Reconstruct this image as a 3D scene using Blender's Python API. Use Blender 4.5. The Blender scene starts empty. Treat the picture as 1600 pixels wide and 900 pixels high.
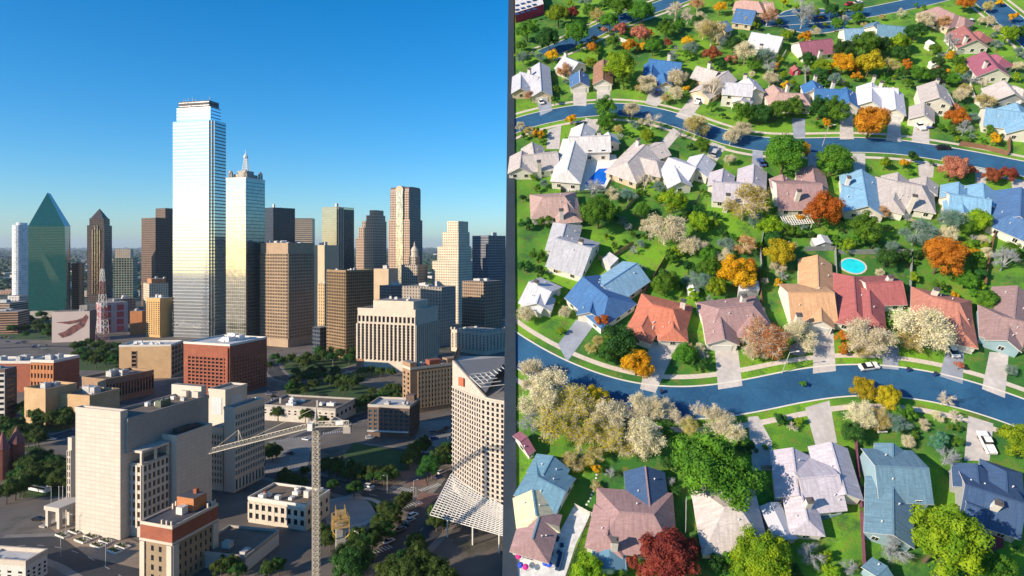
import bpy, math, random
import numpy as np
from mathutils import Matrix, Vector
S = bpy.context.scene
COL = S.collection
R = math.radians
random.seed(7); RNG = np.random.default_rng(7)
F = 1000.0; CH = 109.0; HY = 385.0            # focal in photo pixels, camera height, horizon row

# ------------------------------------------------------------------ world, sun, camera
SUN = Vector((-0.80, -0.60, 0.0)).normalized(); SEL = R(17)
SDIR = Vector((SUN.x*math.cos(SEL), SUN.y*math.cos(SEL), math.sin(SEL)))
w = bpy.data.worlds.new("World"); S.world = w; w.use_nodes = True
nt = w.node_tree; nt.nodes.clear()
sky = nt.nodes.new('ShaderNodeTexSky'); sky.sky_type = 'NISHITA'; sky.sun_disc = False
sky.sun_elevation = SEL; sky.sun_rotation = math.atan2(SDIR.x, SDIR.y)
sky.air_density = 1.0; sky.dust_density = 0.25; sky.ozone_density = 4.0
hs = nt.nodes.new('ShaderNodeHueSaturation'); hs.inputs['Saturation'].default_value = 1.22; hs.inputs['Hue'].default_value = 0.496
bg = nt.nodes.new('ShaderNodeBackground'); bg.inputs[1].default_value = 0.125
wo = nt.nodes.new('ShaderNodeOutputWorld')
tn = nt.nodes.new('ShaderNodeMix'); tn.data_type = 'RGBA'; tn.blend_type = 'MULTIPLY'; tn.inputs[0].default_value = 1; tn.inputs[7].default_value = (.78, .94, 1.1, 1)
nt.links.new(sky.outputs[0], tn.inputs[6]); nt.links.new(tn.outputs[2], hs.inputs['Color']); nt.links.new(hs.outputs[0], bg.inputs[0]); nt.links.new(bg.outputs[0], wo.inputs[0])
sl = bpy.data.lights.new("sun", 'SUN'); sl.energy = 5.0; sl.angle = R(0.5); sl.color = (1.0, 0.84, 0.64)
so = bpy.data.objects.new("sun", sl); COL.objects.link(so)
so.rotation_euler = SDIR.to_track_quat('Z', 'Y').to_euler(); so.location = SDIR*500
cd = bpy.data.cameras.new("camera"); cam = bpy.data.objects.new("camera", cd); COL.objects.link(cam)
cam.location = (0, 0, CH); cam.rotation_euler = (R(90), 0, 0)
cd.sensor_width = 36; cd.lens = 36*F/1600; cd.shift_y = -(450-HY)/1600
cd.clip_start = 1; cd.clip_end = 60000; S.camera = cam
S.view_settings.view_transform = 'Standard'; S.view_settings.look = 'None'; S.view_settings.gamma = 1
S.view_settings.exposure = 0.52
S.cycles.max_bounces = 5; S.cycles.diffuse_bounces = 2; S.cycles.glossy_bounces = 3; S.cycles.transmission_bounces = 3
S.cycles.use_adaptive_sampling = True; S.cycles.use_denoising = True

# ------------------------------------------------------------------ materials
_M = {}
def _base(name):
    m = bpy.data.materials.new(name); m.use_nodes = True
    n = m.node_tree.nodes; l = m.node_tree.links
    return m, n, l, n['Principled BSDF']
def rgb(c): return (c[0], c[1], c[2], 1)
def mixc(n, l, fac, a, b):
    x = n.new('ShaderNodeMix'); x.data_type = 'RGBA'
    if hasattr(fac, 'links') or hasattr(fac, 'is_linked'): l.new(fac, x.inputs[0])
    else: x.inputs[0].default_value = fac
    for v, k in ((a, 6), (b, 7)):
        if isinstance(v, (tuple, list)): x.inputs[k].default_value = rgb(v)
        else: l.new(v, x.inputs[k])
    return x.outputs[2]
def noise(n, l, scale, detail=4, coord='Object', rough=.55):
    tc = n.new('ShaderNodeTexCoord'); t = n.new('ShaderNodeTexNoise')
    t.inputs['Scale'].default_value = scale; t.inputs['Detail'].default_value = detail; t.inputs['Roughness'].default_value = rough
    l.new(tc.outputs[coord], t.inputs['Vector']); return t.outputs['Fac']
def ramp(n, l, src, lo, hi):
    r = n.new('ShaderNodeMapRange'); r.inputs[1].default_value = lo; r.inputs[2].default_value = hi
    l.new(src, r.inputs[0]); return r.outputs[0]
def mth(n, l, op, a, b=None):
    x = n.new('ShaderNodeMath'); x.operation = op
    for i, v in enumerate((a, b)):
        if v is None: continue
        if isinstance(v, (int, float)): x.inputs[i].default_value = v
        else: l.new(v, x.inputs[i])
    return x.outputs[0]
def plain(key, c, rough=.8, var=.25, scale=.6, metal=0, bump=0, scale2=None):
    """weathered plain surface: base colour with large and small stains"""
    if key in _M: return _M[key]
    m, n, l, b = _base(key)
    d = tuple(max(0, v*(1-var)) for v in c); u = tuple(min(1, v*(1+var*.6)) for v in c)
    f1 = ramp(n, l, noise(n, l, scale, 5), .3, .7); col = mixc(n, l, f1, d, u)
    if scale2:
        f2 = ramp(n, l, noise(n, l, scale2, 3), .35, .65); col = mixc(n, l, mth(n, l, 'MULTIPLY', f2, .45), col, tuple(v*.6 for v in c))
    l.new(col, b.inputs['Base Color']); b.inputs['Roughness'].default_value = rough; b.inputs['Metallic'].default_value = metal
    if bump:
        bp = n.new('ShaderNodeBump'); bp.inputs['Strength'].default_value = bump; bp.inputs['Distance'].default_value = .05
        l.new(noise(n, l, scale*20, 3), bp.inputs['Height']); l.new(bp.outputs[0], b.inputs['Normal'])
    _M[key] = m; return m
def shingle(key, c, rough=.9):
    m, n, l, b = _base(key)
    uv = n.new('ShaderNodeUVMap'); mp = n.new('ShaderNodeMapping'); mp.inputs['Scale'].default_value = (2.2, .28, 1); l.new(uv.outputs[0], mp.inputs[0])
    t = n.new('ShaderNodeTexNoise'); t.inputs['Scale'].default_value = 1; t.inputs['Detail'].default_value = 5; l.new(mp.outputs[0], t.inputs['Vector'])
    mp2 = n.new('ShaderNodeMapping'); mp2.inputs['Scale'].default_value = (.9, 3.4, 1); l.new(uv.outputs[0], mp2.inputs[0])
    t2 = n.new('ShaderNodeTexNoise'); t2.inputs['Scale'].default_value = 1; t2.inputs['Detail'].default_value = 3; l.new(mp2.outputs[0], t2.inputs['Vector'])
    oi = n.new('ShaderNodeObjectInfo')
    col = mixc(n, l, ramp(n, l, t.outputs['Fac'], .32, .68), tuple(v*.74 for v in c), tuple(min(1, v*1.14) for v in c))
    col = mixc(n, l, mth(n, l, 'MULTIPLY', ramp(n, l, t2.outputs['Fac'], .42, .62), .45), col, tuple(v*.62 for v in c))
    col = mixc(n, l, mth(n, l, 'MULTIPLY', ramp(n, l, noise(n, l, .25, 4), .5, .72), .5), col, tuple(v*.7+.02 for v in c))
    hv = n.new('ShaderNodeHueSaturation'); l.new(col, hv.inputs['Color']); l.new(mth(n, l, 'ADD', mth(n, l, 'MULTIPLY', oi.outputs['Random'], .22), .88), hv.inputs['Value']); l.new(mth(n, l, 'ADD', mth(n, l, 'MULTIPLY', oi.outputs['Random'], .2), .92), hv.inputs['Saturation'])
    l.new(hv.outputs[0], b.inputs['Base Color']); b.inputs['Roughness'].default_value = rough
    _M[key] = m; return m
def glass(key, c, rough=.06, metal=.0, spec=.5):
    if key in _M: return _M[key]
    m, n, l, b = _base(key)
    col = mixc(n, l, ramp(n, l, noise(n, l, .35, 2), .35, .65), tuple(v*.6 for v in c), tuple(min(1, v*1.4) for v in c))
    l.new(col, b.inputs['Base Color']); b.inputs['Roughness'].default_value = rough; b.inputs['Metallic'].default_value = metal
    b.inputs['Specular IOR Level'].default_value = spec
    _M[key] = m; return m
def facade(key, wall, glassc, pw, ph, fw, fh, grough=.12, gmetal=.0, wrough=.7, wmetal=0, warp=0, pv=.45, spec=.5):
    """wall with a grid of glazing; UVs are metres along the wall and up it. fw, fh: glazed fraction of each bay"""
    if key in _M: return _M[key]
    m, n, l, b = _base(key)
    uv = n.new('ShaderNodeUVMap'); sx = n.new('ShaderNodeSeparateXYZ'); l.new(uv.outputs[0], sx.inputs[0])
    u = mth(n, l, 'DIVIDE', sx.outputs[0], pw); v = mth(n, l, 'DIVIDE', sx.outputs[1], ph)
    fu = mth(n, l, 'FRACT', u); fv = mth(n, l, 'FRACT', v)
    mu = mth(n, l, 'LESS_THAN', mth(n, l, 'ABSOLUTE', mth(n, l, 'SUBTRACT', fu, .5)), fw/2)
    mv = mth(n, l, 'LESS_THAN', mth(n, l, 'ABSOLUTE', mth(n, l, 'SUBTRACT', fv, .5)), fh/2)
    mask = mth(n, l, 'MULTIPLY', mu, mv)
    cid = n.new('ShaderNodeCombineXYZ'); l.new(mth(n, l, 'FLOOR', u), cid.inputs[0]); l.new(mth(n, l, 'FLOOR', v), cid.inputs[1])
    wn = n.new('ShaderNodeTexWhiteNoise'); wn.noise_dimensions = '2D'; l.new(cid.outputs[0], wn.inputs['Vector'])
    g = mixc(n, l, wn.outputs['Value'], tuple(x*(1-pv) for x in glassc), tuple(min(1, x*(1+pv*.8)) for x in glassc))
    wc = mixc(n, l, ramp(n, l, noise(n, l, .08, 5), .3, .7), tuple(x*.85 for x in wall), tuple(min(1, x*1.08) for x in wall))
    l.new(mixc(n, l, mask, wc, g), b.inputs['Base Color'])
    l.new(mth(n, l, 'ADD', mth(n, l, 'MULTIPLY', mask, grough-wrough), wrough), b.inputs['Roughness'])
    if gmetal or wmetal: l.new(mth(n, l, 'ADD', mth(n, l, 'MULTIPLY', mask, gmetal-wmetal), wmetal), b.inputs['Metallic'])
    b.inputs['Specular IOR Level'].default_value = spec
    bp = n.new('ShaderNodeBump'); bp.inputs['Strength'].default_value = .6; bp.inputs['Distance'].default_value = .3
    hgt = mth(n, l, 'SUBTRACT', 1.0, mask)
    if warp:
        hgt = mth(n, l, 'ADD', hgt, mth(n, l, 'MULTIPLY', wn.outputs['Value'], warp))
        hgt = mth(n, l, 'ADD', hgt, mth(n, l, 'MULTIPLY', noise(n, l, .05, 2), warp*6))
    l.new(hgt, bp.inputs['Height']); l.new(bp.outputs[0], b.inputs['Normal'])
    _M[key] = m; return m
def leafm(key, a, c, tr=.3):
    if key in _M: return _M[key]
    m, n, l, b = _base(key)
    oi = n.new('ShaderNodeObjectInfo')
    f = ramp(n, l, noise(n, l, 1.6, 3), .32, .68)
    col = mixc(n, l, f, a, c)
    hsv = n.new('ShaderNodeHueSaturation'); l.new(col, hsv.inputs['Color'])
    l.new(mth(n, l, 'ADD', mth(n, l, 'MULTIPLY', oi.outputs['Random'], .35), .82), hsv.inputs['Value'])
    l.new(mth(n, l, 'ADD', mth(n, l, 'MULTIPLY', oi.outputs['Random'], .03), .485), hsv.inputs['Hue'])
    l.new(hsv.outputs[0], b.inputs['Base Color']); b.inputs['Roughness'].default_value = .65; b.inputs['Specular IOR Level'].default_value = .25
    t = n.new('ShaderNodeBsdfTranslucent'); l.new(hsv.outputs[0], t.inputs[0])
    mx = n.new('ShaderNodeMixShader'); mx.inputs[0].default_value = tr
    l.new(b.outputs[0], mx.inputs[1]); l.new(t.outputs[0], mx.inputs[2]); l.new(mx.outputs[0], n['Material Output'].inputs[0])
    _M[key] = m; return m

# ------------------------------------------------------------------ mesh builder
class MB:
    def __init__(s): s.v = []; s.f = []; s.uv = []; s.mi = []
    def face(s, pts, uv=None, mi=0):
        b = len(s.v); s.v.extend(tuple(p) for p in pts); s.f.append(tuple(range(b, b+len(pts))))
        s.uv.append(uv if uv else [(0, 0)]*len(pts)); s.mi.append(mi)
    def prism(s, poly, z0, z1, top=True, bot=False, mi=0, mtop=None, slope=None):
        """poly: ccw list of (x, y); wall UVs in metres"""
        n = len(poly); u = 0
        zt = (lambda p: z1) if slope is None else slope
        for i in range(n):
            a = poly[i]; c = poly[(i+1) % n]; L = math.hypot(c[0]-a[0], c[1]-a[1])
            s.face([(a[0], a[1], z0), (c[0], c[1], z0), (c[0], c[1], zt(c)), (a[0], a[1], zt(a))],
                   [(u, 0), (u+L, 0), (u+L, zt(c)-z0), (u, zt(a)-z0)], mi)
            u += L
        if top: s.face([(p[0], p[1], zt(p)) for p in poly], [(p[0], p[1]) for p in poly], mi if mtop is None else mtop)
        if bot: s.face([(p[0], p[1], z0) for p in reversed(poly)], None, mi)
    def box(s, c, size, ax=None, mi=0):
        """c: centre; size: (x, y, z); ax: rotation about z or a 3x3 axes list"""
        if ax is None: A = ((1, 0, 0), (0, 1, 0), (0, 0, 1))
        elif isinstance(ax, (int, float)): A = ((math.cos(ax), math.sin(ax), 0), (-math.sin(ax), math.cos(ax), 0), (0, 0, 1))
        else: A = ax
        h = [q/2 for q in size]
        P = []
        for k in range(8):
            sx = h[0] if k & 1 else -h[0]; sy = h[1] if k & 2 else -h[1]; sz = h[2] if k & 4 else -h[2]
            P.append(tuple(c[i]+A[0][i]*sx+A[1][i]*sy+A[2][i]*sz for i in range(3)))
        for q in ((0, 1, 5, 4), (1, 3, 7, 5), (3, 2, 6, 7), (2, 0, 4, 6), (4, 5, 7, 6), (2, 3, 1, 0)):
            e0 = math.dist(P[q[0]], P[q[1]]); e1 = math.dist(P[q[1]], P[q[2]])
            s.face([P[i] for i in q], [(0, 0), (e0, 0), (e0, e1), (0, e1)], mi)
    def bar(s, p, q, wd, ht=None, mi=0):
        p = Vector(p); q = Vector(q); d = q-p; L = d.length
        if L < 1e-6: return
        d.normalize(); up = Vector((0, 0, 1)) if abs(d.z) < .95 else Vector((1, 0, 0))
        x = d.cross(up).normalized(); z = x.cross(d)
        s.box(tuple((p+q)/2), (L, wd, ht or wd), (tuple(d), tuple(x), tuple(z)), mi)
    def tube(s, p, q, r0, r1, n=6, mi=0):
        p = Vector(p); q = Vector(q); d = (q-p)
        if d.length < 1e-6: return
        d.normalize(); up = Vector((0, 0, 1)) if abs(d.z) < .9 else Vector((1, 0, 0))
        x = d.cross(up).normalized(); y = d.cross(x)
        b = len(s.v)
        for (c, r) in ((p, r0), (q, r1)):
            for k in range(n):
                a = 2*math.pi*k/n; s.v.append(tuple(c+x*(r*math.cos(a))+y*(r*math.sin(a))))
        for k in range(n):
            s.f.append((b+k, b+(k+1) % n, b+n+(k+1) % n, b+n+k)); s.uv.append([(0, 0)]*4); s.mi.append(mi)
        s.f.append(tuple(b+n+k for k in range(n))); s.uv.append([(0, 0)]*n); s.mi.append(mi)
    def lathe(s, prof, c, n=16, mi=0):
        """prof: [(r, z)] from bottom to top"""
        for (r0, z0), (r1, z1) in zip(prof, prof[1:]):
            for k in range(n):
                a = 2*math.pi*k/n; b = 2*math.pi*(k+1)/n
                s.face([(c[0]+r0*math.cos(a), c[1]+r0*math.sin(a), c[2]+z0), (c[0]+r0*math.cos(b), c[1]+r0*math.sin(b), c[2]+z0),
                        (c[0]+r1*math.cos(b), c[1]+r1*math.sin(b), c[2]+z1), (c[0]+r1*math.cos(a), c[1]+r1*math.sin(a), c[2]+z1)],
                       [(a*r0, z0), (b*r0, z0), (b*r0, z1), (a*r0, z1)], mi)
    def mesh(s, name, mats):
        me = bpy.data.meshes.new(name); me.from_pydata(s.v, [], s.f)
        for m in (mats if isinstance(mats, (list, tuple)) else [mats]): me.materials.append(m)
        ul = me.uv_layers.new(name='UVMap')
        flat = [c for f in s.uv for p in f for c in p]
        ul.data.foreach_set('uv', flat)
        me.polygons.foreach_set('material_index', s.mi); me.update()
        return me
    def build(s, name, mats, parent=None, mw=None):
        return link(name, s.mesh(name, mats), parent, mw)
def link(name, me, parent=None, mw=None):
    o = bpy.data.objects.new(name, me); COL.objects.link(o)
    if parent is not None: o.parent = parent
    if mw is not None:
        if parent is not None: o.matrix_local = mw
        else: o.matrix_world = mw
    return o
def tag(o, label=None, cat=None, group=None, kind=None):
    if label: o['label'] = label
    if cat: o['category'] = cat
    if group: o['group'] = group
    if kind: o['kind'] = kind
    return o
def thing(name, label, cat, mw=None, group=None):
    o = bpy.data.objects.new(name, None); COL.objects.link(o); o.empty_display_size = .5
    if mw is not None: o.matrix_world = mw
    return tag(o, label, cat, group)
def T(x, y, z=0, rz=0): return Matrix.Translation((x, y, z)) @ Matrix.Rotation(rz, 4, 'Z')

# ------------------------------------------------------------------ trees (prototypes; every tree below is its own thing)
def crown_mesh(name, seed, nclump, nleaf, leaf, flat=.85, tall=1.0):
    g = np.random.default_rng(seed); V = []; 
    cs = []; sq = np.array([g.uniform(.85, 1.08), g.uniform(.85, 1.08), 1])
    for i in range(nclump):
        d = g.normal(size=3); d /= np.linalg.norm(d)
        if d[2] < -.35: d[2] *= -.6
        r = g.uniform(.45, .87) if i > nclump*.2 else g.uniform(0, .4)
        cs.append((d*r*sq*np.array([1, 1, flat*tall]), g.uniform(.15, .36)))
    per = nleaf//nclump
    Q = []
    for c, cr in cs:
        d = g.normal(size=(per, 3)); d /= np.linalg.norm(d, axis=1)[:, None]
        out = c/(np.linalg.norm(c)+1e-6)
        d = d+out*.5+np.array([0, 0, .25]); d /= np.linalg.norm(d, axis=1)[:, None]
        p = c+d*cr*g.uniform(.72, 1.08, size=(per, 1))
        nn = d+g.normal(size=(per, 3))*.45; nn /= np.linalg.norm(nn, axis=1)[:, None]
        a = np.cross(nn, g.normal(size=(per, 3))); a /= np.linalg.norm(a, axis=1)[:, None]
        b = np.cross(nn, a); sz = leaf*g.uniform(.6, 1.25, size=(per, 1))
        q = np.stack([p-a*sz, p-b*sz*.6, p+a*sz, p+b*sz*.6], axis=1); Q.append(q)
    Q = np.concatenate(Q); nq = len(Q)
    V = Q.reshape(-1, 3)
    Fc = np.arange(nq*4).reshape(-1, 4).tolist()
    # shaded heart of the crown
    b = len(V); core = []
    for c, cr in cs:
        k = cr*.72
        o = [(1, 0, 0), (-1, 0, 0), (0, 1, 0), (0, -1, 0), (0, 0, 1), (0, 0, -1)]
        base = b+len(core)
        core += [tuple(c+np.array(q)*k) for q in o]
        for t in ((0, 2, 4), (2, 1, 4), (1, 3, 4), (3, 0, 4), (2, 0, 5), (1, 2, 5), (3, 1, 5), (0, 3, 5)): Fc.append([base+i for i in t])
    V = np.concatenate([V, np.array(core)])
    me = bpy.data.meshes.new(name); me.from_pydata(V.tolist(), [], Fc); me.materials.append(None); me.update(); return me
def bare_mesh(name, seed, nb, ntw, wid, leaves=0, leaf=.05):
    """limbs, twigs and a few last leaves; slot 0 bark, slot 1 leaf"""
    g = np.random.default_rng(seed); mb = MB()
    tips = []
    for i in range(nb):
        d = g.normal(size=3); d[2] = abs(d[2])*.9+.15; d /= np.linalg.norm(d)
        e = d*g.uniform(.55, .8); m = e*.5+g.normal(size=3)*.06+np.array([0, 0, .04])
        mb.tube((0, 0, -.55), tuple(m), wid*3.2, wid*2.0, 4); mb.tube(tuple(m), tuple(e), wid*2.0, wid*1.1, 3)
        tips += [(m, d), (e, d), ((m+e)/2, d)]
        for k in range(3):
            s = m+(e-m)*g.uniform(0, .8); dd = d+g.normal(size=3)*.55; dd /= np.linalg.norm(dd); t = s+dd*g.uniform(.25, .42)
            mb.tube(tuple(s), tuple(t), wid*1.2, wid*.7, 3); tips += [(t, dd), ((s+t)/2, dd)]
    per = max(1, ntw//len(tips))
    for p, d in tips:
        for k in range(per):
            dd = d*.7+g.normal(size=3)*.6; dd /= np.linalg.norm(dd)
            L = g.uniform(.12, .3); a = np.cross(dd, g.normal(size=3)); a /= np.linalg.norm(a); ww = wid*g.uniform(.5, .95)
            s0 = p+g.normal(size=3)*.03; s1 = s0+dd*L
            mb.face([s0-a*ww*.6, s0+a*ww*.6, s1+a*ww*.35, s1-a*ww*.35])
            if leaves and g.uniform() < leaves:
                c = s1+g.normal(size=3)*.04; u = g.normal(size=3); u /= np.linalg.norm(u); v = np.cross(u, g.normal(size=3)); v /= np.linalg.norm(v)
                z = leaf*g.uniform(.6, 1.3); mb.face([c-u*z, c-v*z*.6, c+u*z, c+v*z*.6], None, 1)
    return mb.mesh(name, [None, None])
def trunk_mesh(name, seed):
    g = np.random.default_rng(seed); mb = MB()
    mb.tube((0, 0, 0), (.02, .01, .5), .075, .05, 7); mb.tube((.02, .01, .5), (.0, .03, 1.0), .05, .035, 7)
    for k in range(4):
        a = k*1.6+g.uniform(0, .6); mb.tube((0, 0, .72+.05*k), (math.cos(a)*.4, math.sin(a)*.4, 1.15+.06*k), .032, .012, 5)
    return mb.mesh(name, [None])
CROWN = {'s': [crown_mesh('crown_small', 10+i, 22, 2400, .07) for i in range(3)],
         'm': [crown_mesh('crown_medium', 20+i, 46, 7500, .045) for i in range(4)],
         'l': [crown_mesh('crown_large', 30+i, 90, 15000, .036) for i in range(3)],
         't': [crown_mesh('crown_tall', 40+i, 75, 10000, .042, 1.0, 1.35) for i in range(2)]}
BARE = [bare_mesh('bare_crown', 50+i, 11, 1700, .011) for i in range(3)]
BARELEAF = [bare_mesh('thin_crown', 60+i, 16, 5200, .009, .9, .034) for i in range(4)]
TRUNK = [trunk_mesh('trunk', 70+i) for i in range(2)]
bark = plain('bark', (.13, .095, .07), .9, .3, 3)
palebark = plain('pale_bark', (.66, .58, .46), .9, .25, 2)
greybark = plain('grey_bark', (.36, .38, .40), .9, .25, 2)
LEAF = {'oak': leafm('leaf_green', (.05, .155, .014), (.14, .31, .022)),
        'dark': leafm('leaf_dark_green', (.02, .085, .018), (.06, .17, .025)),
        'lime': leafm('leaf_lime', (.12, .26, .01), (.34, .46, .015)),
        'yellow': leafm('leaf_yellow', (.38, .34, .01), (.62, .50, .02)),
        'gold': leafm('leaf_gold', (.60, .28, .008), (.78, .48, .012)),
        'orange': leafm('leaf_orange', (.42, .13, .012), (.66, .27, .02)),
        'rust': leafm('leaf_rust', (.20, .045, .03), (.40, .10, .045)),
        'pink': leafm('leaf_pink', (.42, .13, .10), (.62, .26, .16)),
        'teal': leafm('leaf_teal', (.05, .22, .14), (.16, .36, .22)),
        'city': leafm('leaf_city', (.045, .085, .016), (.11, .17, .03))}
KIND = {'bare': (palebark, 'bare pale'), 'bareg': (greybark, 'bare grey'), 'straw': (palebark, 'straw coloured thin leaved'), 'barey': (palebark, 'yellowish half bare'), 'bareo': (palebark, 'orange half bare'),
        'baret': (greybark, 'grey green half bare')}
STRAWL = leafm('leaf_straw', (.66, .60, .34), (.84, .77, .50)); 
def make_tree(mw, r, kind, label, group, name='tree', cat='tree', h=None):
    """mw: matrix of the ground point; r: crown radius in metres"""
    root = thing(name, label, cat, mw, group)
    g = random.random
    if kind in KIND:
        me = random.choice(BARE if kind in ('bare', 'bareg') else BARELEAF); hc = r*1.05
        c = link('crown', me, root, Matrix.Translation((0, 0, hc)) @ Matrix.Rotation(g()*6.28, 4, 'Z') @ Matrix.Diagonal((r*1.12, r*1.12, r*1.05, 1)))
        lf = {'straw': STRAWL, 'barey': LEAF['yellow'], 'bareo': LEAF['orange'], 'baret': LEAF['teal']}.get(kind, STRAWL)
        for i, m in enumerate((KIND[kind][0], lf)):
            c.material_slots[i].link = 'OBJECT'; c.material_slots[i].material = m
        tb = KIND[kind][0]; th = hc*.5
    else:
        big = 'l' if r > 5.2 else ('m' if r > 2.6 else 's')
        tall = name == 'tall_tree'
        me = random.choice(CROWN['t' if tall else big]); hc = r*(1.45 if tall else 1.1)
        c = link('crown', me, root, Matrix.Translation((0, 0, hc)) @ Matrix.Rotation(g()*6.28, 4, 'Z') @ Matrix.Diagonal((r*(.95+.12*g()), r*(.95+.12*g()), r*(.92+.15*g()), 1)))
        c.material_slots[0].link = 'OBJECT'; c.material_slots[0].material = LEAF[kind]; tb = bark; th = hc*.95
    t = link('trunk', random.choice(TRUNK), root, Matrix.Diagonal((r*.75+.4, r*.75+.4, th, 1)))
    t.material_slots[0].link = 'OBJECT'; t.material_slots[0].material = tb
    return root
# ================================================================== DOWNTOWN (flat ground, z = 0)
def gp(px, py):
    d = F*CH/(py-HY); return ((px-800)/F*d, d)
def zat(py, d): return CH+(HY-py)*d/F
def at(px, d, z=0): return ((px-800)/F*d, d, z)
def wpart(name, mb, mats, root):
    o = mb.build(name, mats); o.parent = root; o.matrix_parent_inverse = root.matrix_world.inverted(); return o
def wlink(name, me, root, mw):
    o = link(name, me); o.parent = root; o.matrix_parent_inverse = root.matrix_world.inverted(); o.matrix_world = mw; return o
def footprint(xl, xc, xr, d, phi=None, ratio=1.0):
    ul, uc, ur = [(q-800)/F for q in (xl, xc, xr)]
    def ab(ph):
        c, s = math.cos(ph), math.sin(ph); A = s+ul*c; B = c-ur*s
        a = (uc-ul)*d/A if A > .02 else 1e9; b = (ur-uc)*d/B if B > .02 else 1e9
        return a, b
    if phi is None:
        best = min((abs(math.log(ab(R(k/2))[1]/ab(R(k/2))[0]/ratio)), k/2) for k in range(60, 290)); ph = R(best[1])
    else: ph = R(phi)
    a, b = ab(ph); er = Vector((math.cos(ph), math.sin(ph))); el = Vector((-math.sin(ph), math.cos(ph)))
    C = Vector((uc*d, d))
    return C, er, el, a, b, ph
def winmesh(w, h, t=.08):
    mb = MB(); mb.box((0, 0, 0), (w, t, h)); return mb
class Bld:
    def __init__(s, name, label, cat, xl, xc, xr, ytop, d, phi=None, ratio=1.0, z0=0, root=None, group=None):
        s.C, s.er, s.el, s.a, s.b, s.ph = footprint(xl, xc, xr, d, phi, ratio)
        s.h = zat(ytop, d); s.z0 = z0; s.nw = 0; s.d = d
        m = s.C+s.er*s.b/2+s.el*s.a/2
        s.root = root or thing(name, label, cat, T(m.x, m.y, 0, s.ph), group)
    def P(s, x, y):                                  # x along the right face, y along the left face, metres from the near corner
        p = s.C+s.er*x+s.el*y; return (p.x, p.y)
    def rect(s, x0=0, x1=None, y0=0, y1=None):
        x1 = s.b if x1 is None else x1; y1 = s.a if y1 is None else y1
        return [s.P(x0, y0), s.P(x1, y0), s.P(x1, y1), s.P(x0, y1)]
    def wall(s, mat, z0=None, z1=None, r=None, name='wall', top=None, mr=None):
        mb = MB(); z0 = s.z0 if z0 is None else z0; z1 = s.h if z1 is None else z1
        r = r or s.rect()
        mb.prism(r, z0, z1, mtop=1)
        if mr is not None: mb.mi[0] = 2; 
        return wpart(name, mb, [mat, top or roofgrey] + ([mr] if mr else []), s.root)
    def parapet(s, mat, z=None, r=(0, None, 0, None), t=.5, hh=1.1, name='parapet'):
        z = s.h if z is None else z; x0, x1, y0, y1 = r; x1 = s.b if x1 is None else x1; y1 = s.a if y1 is None else y1
        mb = MB(); e = .15
        for (p, q) in (((x0-e, y0-e+t/2), (x1+e, y0-e+t/2)), ((x0-e, y1+e-t/2), (x1+e, y1+e-t/2)), ((x0-e+t/2, y0-e+t), (x0-e+t/2, y1+e-t)), ((x1+e-t/2, y0-e+t), (x1+e-t/2, y1+e-t))):
            a = s.P(*p); b = s.P(*q); mb.bar((a[0], a[1], z+hh/2-.25), (b[0], b[1], z+hh/2-.25), t, hh+.5)
        return wpart(name, mb, mat, s.root)
    def unit(s, x, y, sx, sy, sz, mat=None, z=None, name='roof_unit'):
        z = s.h if z is None else z; p = s.P(x*s.b, y*s.a); mb = MB()
        mb.box((p[0], p[1], z+sz/2+.004), (sx, sy, sz), s.ph)
        if min(sx, sy) > 2.2 and name == 'roof_unit': mb.lathe([(.6, 0), (.6, .5), (.15, .7)], (p[0], p[1], z+sz), 8)
        return wpart(name, mb, mat or unitgrey, s.root)
    def units(s, n, mat=None, z=None, smin=1.5, smax=4, seed=1, x=(.1, .9), y=(.1, .9)):
        g = random.Random(seed)
        for i in range(n): s.unit(g.uniform(*x), g.uniform(*y), g.uniform(smin, smax), g.uniform(smin, smax), g.uniform(.8, smax*.7), mat, z)
    def wins(s, face, z0, z1, nc, nr, fw, fh, gm, fm=None, proud=.35, span=(0, 1), cap=100, name='window', rows_proud=None, arch=False):
        """real panes, each a window of its own (the first CAP of the thing, nearest the ground last), in a lattice that stands proud of them"""
        L = s.a if face == 'L' else s.b; u0, u1 = span[0]*L, span[1]*L; pw = (u1-u0)/nc; ph_ = (z1-z0)/nr
        me = winmesh(pw*fw, ph_*fh).mesh('window', gm); rest = MB()
        ang = s.ph+(R(90) if face == 'L' else 0)
        nrm = -s.er if face == 'L' else -s.el
        def pt(u, off): 
            q = (s.C+s.el*u if face == 'L' else s.C+s.er*u)+nrm*off; return q
        for j in range(nr):
            for i in range(nc):
                q = pt(u0+(i+.5)*pw, .01); z = z1-(j+.5)*ph_
                if s.nw < cap:
                    wlink(name, me, s.root, T(q.x, q.y, z, ang)); s.nw += 1
                else: rest.box((q.x, q.y, z), (pw*fw, .08, ph_*fh), ang)
        if rest.f: o = wpart(name, rest, gm, s.root); o['kind'] = 'stuff'
        if fm:
            mb = MB(); bw = pw*(1-fw); bh = ph_*(1-fh)
            for i in range(nc+1):
                q = pt(u0+i*pw, proud/2); ww = bw if 0 < i < nc else bw/2
                if i == 0: q = pt(u0+bw/4, proud/2)
                if i == nc: q = pt(u1-bw/4, proud/2)
                mb.box((q.x, q.y, (z0+z1)/2), (ww, proud, z1-z0), ang)
            rp = proud*.8 if rows_proud is None else rows_proud
            for j in range(nr+1):
                q = pt((u0+u1)/2, rp/2-.005); z = z0+j*ph_; hh = bh if 0 < j < nr else bh/2
                if j == 0: z += bh/4
                if j == nr: z -= bh/4
                mb.box((q.x, q.y, z), (u1-u0-.02, rp, hh-.01), ang)
            wpart('lattice', mb, fm, s.root)
roofgrey = plain('roof_gravel', (.30, .27, .24), .95, .35, .12, scale2=1.2)
roofwhite = plain('roof_white', (.62, .60, .58), .9, .2, .12, scale2=.9)
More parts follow.
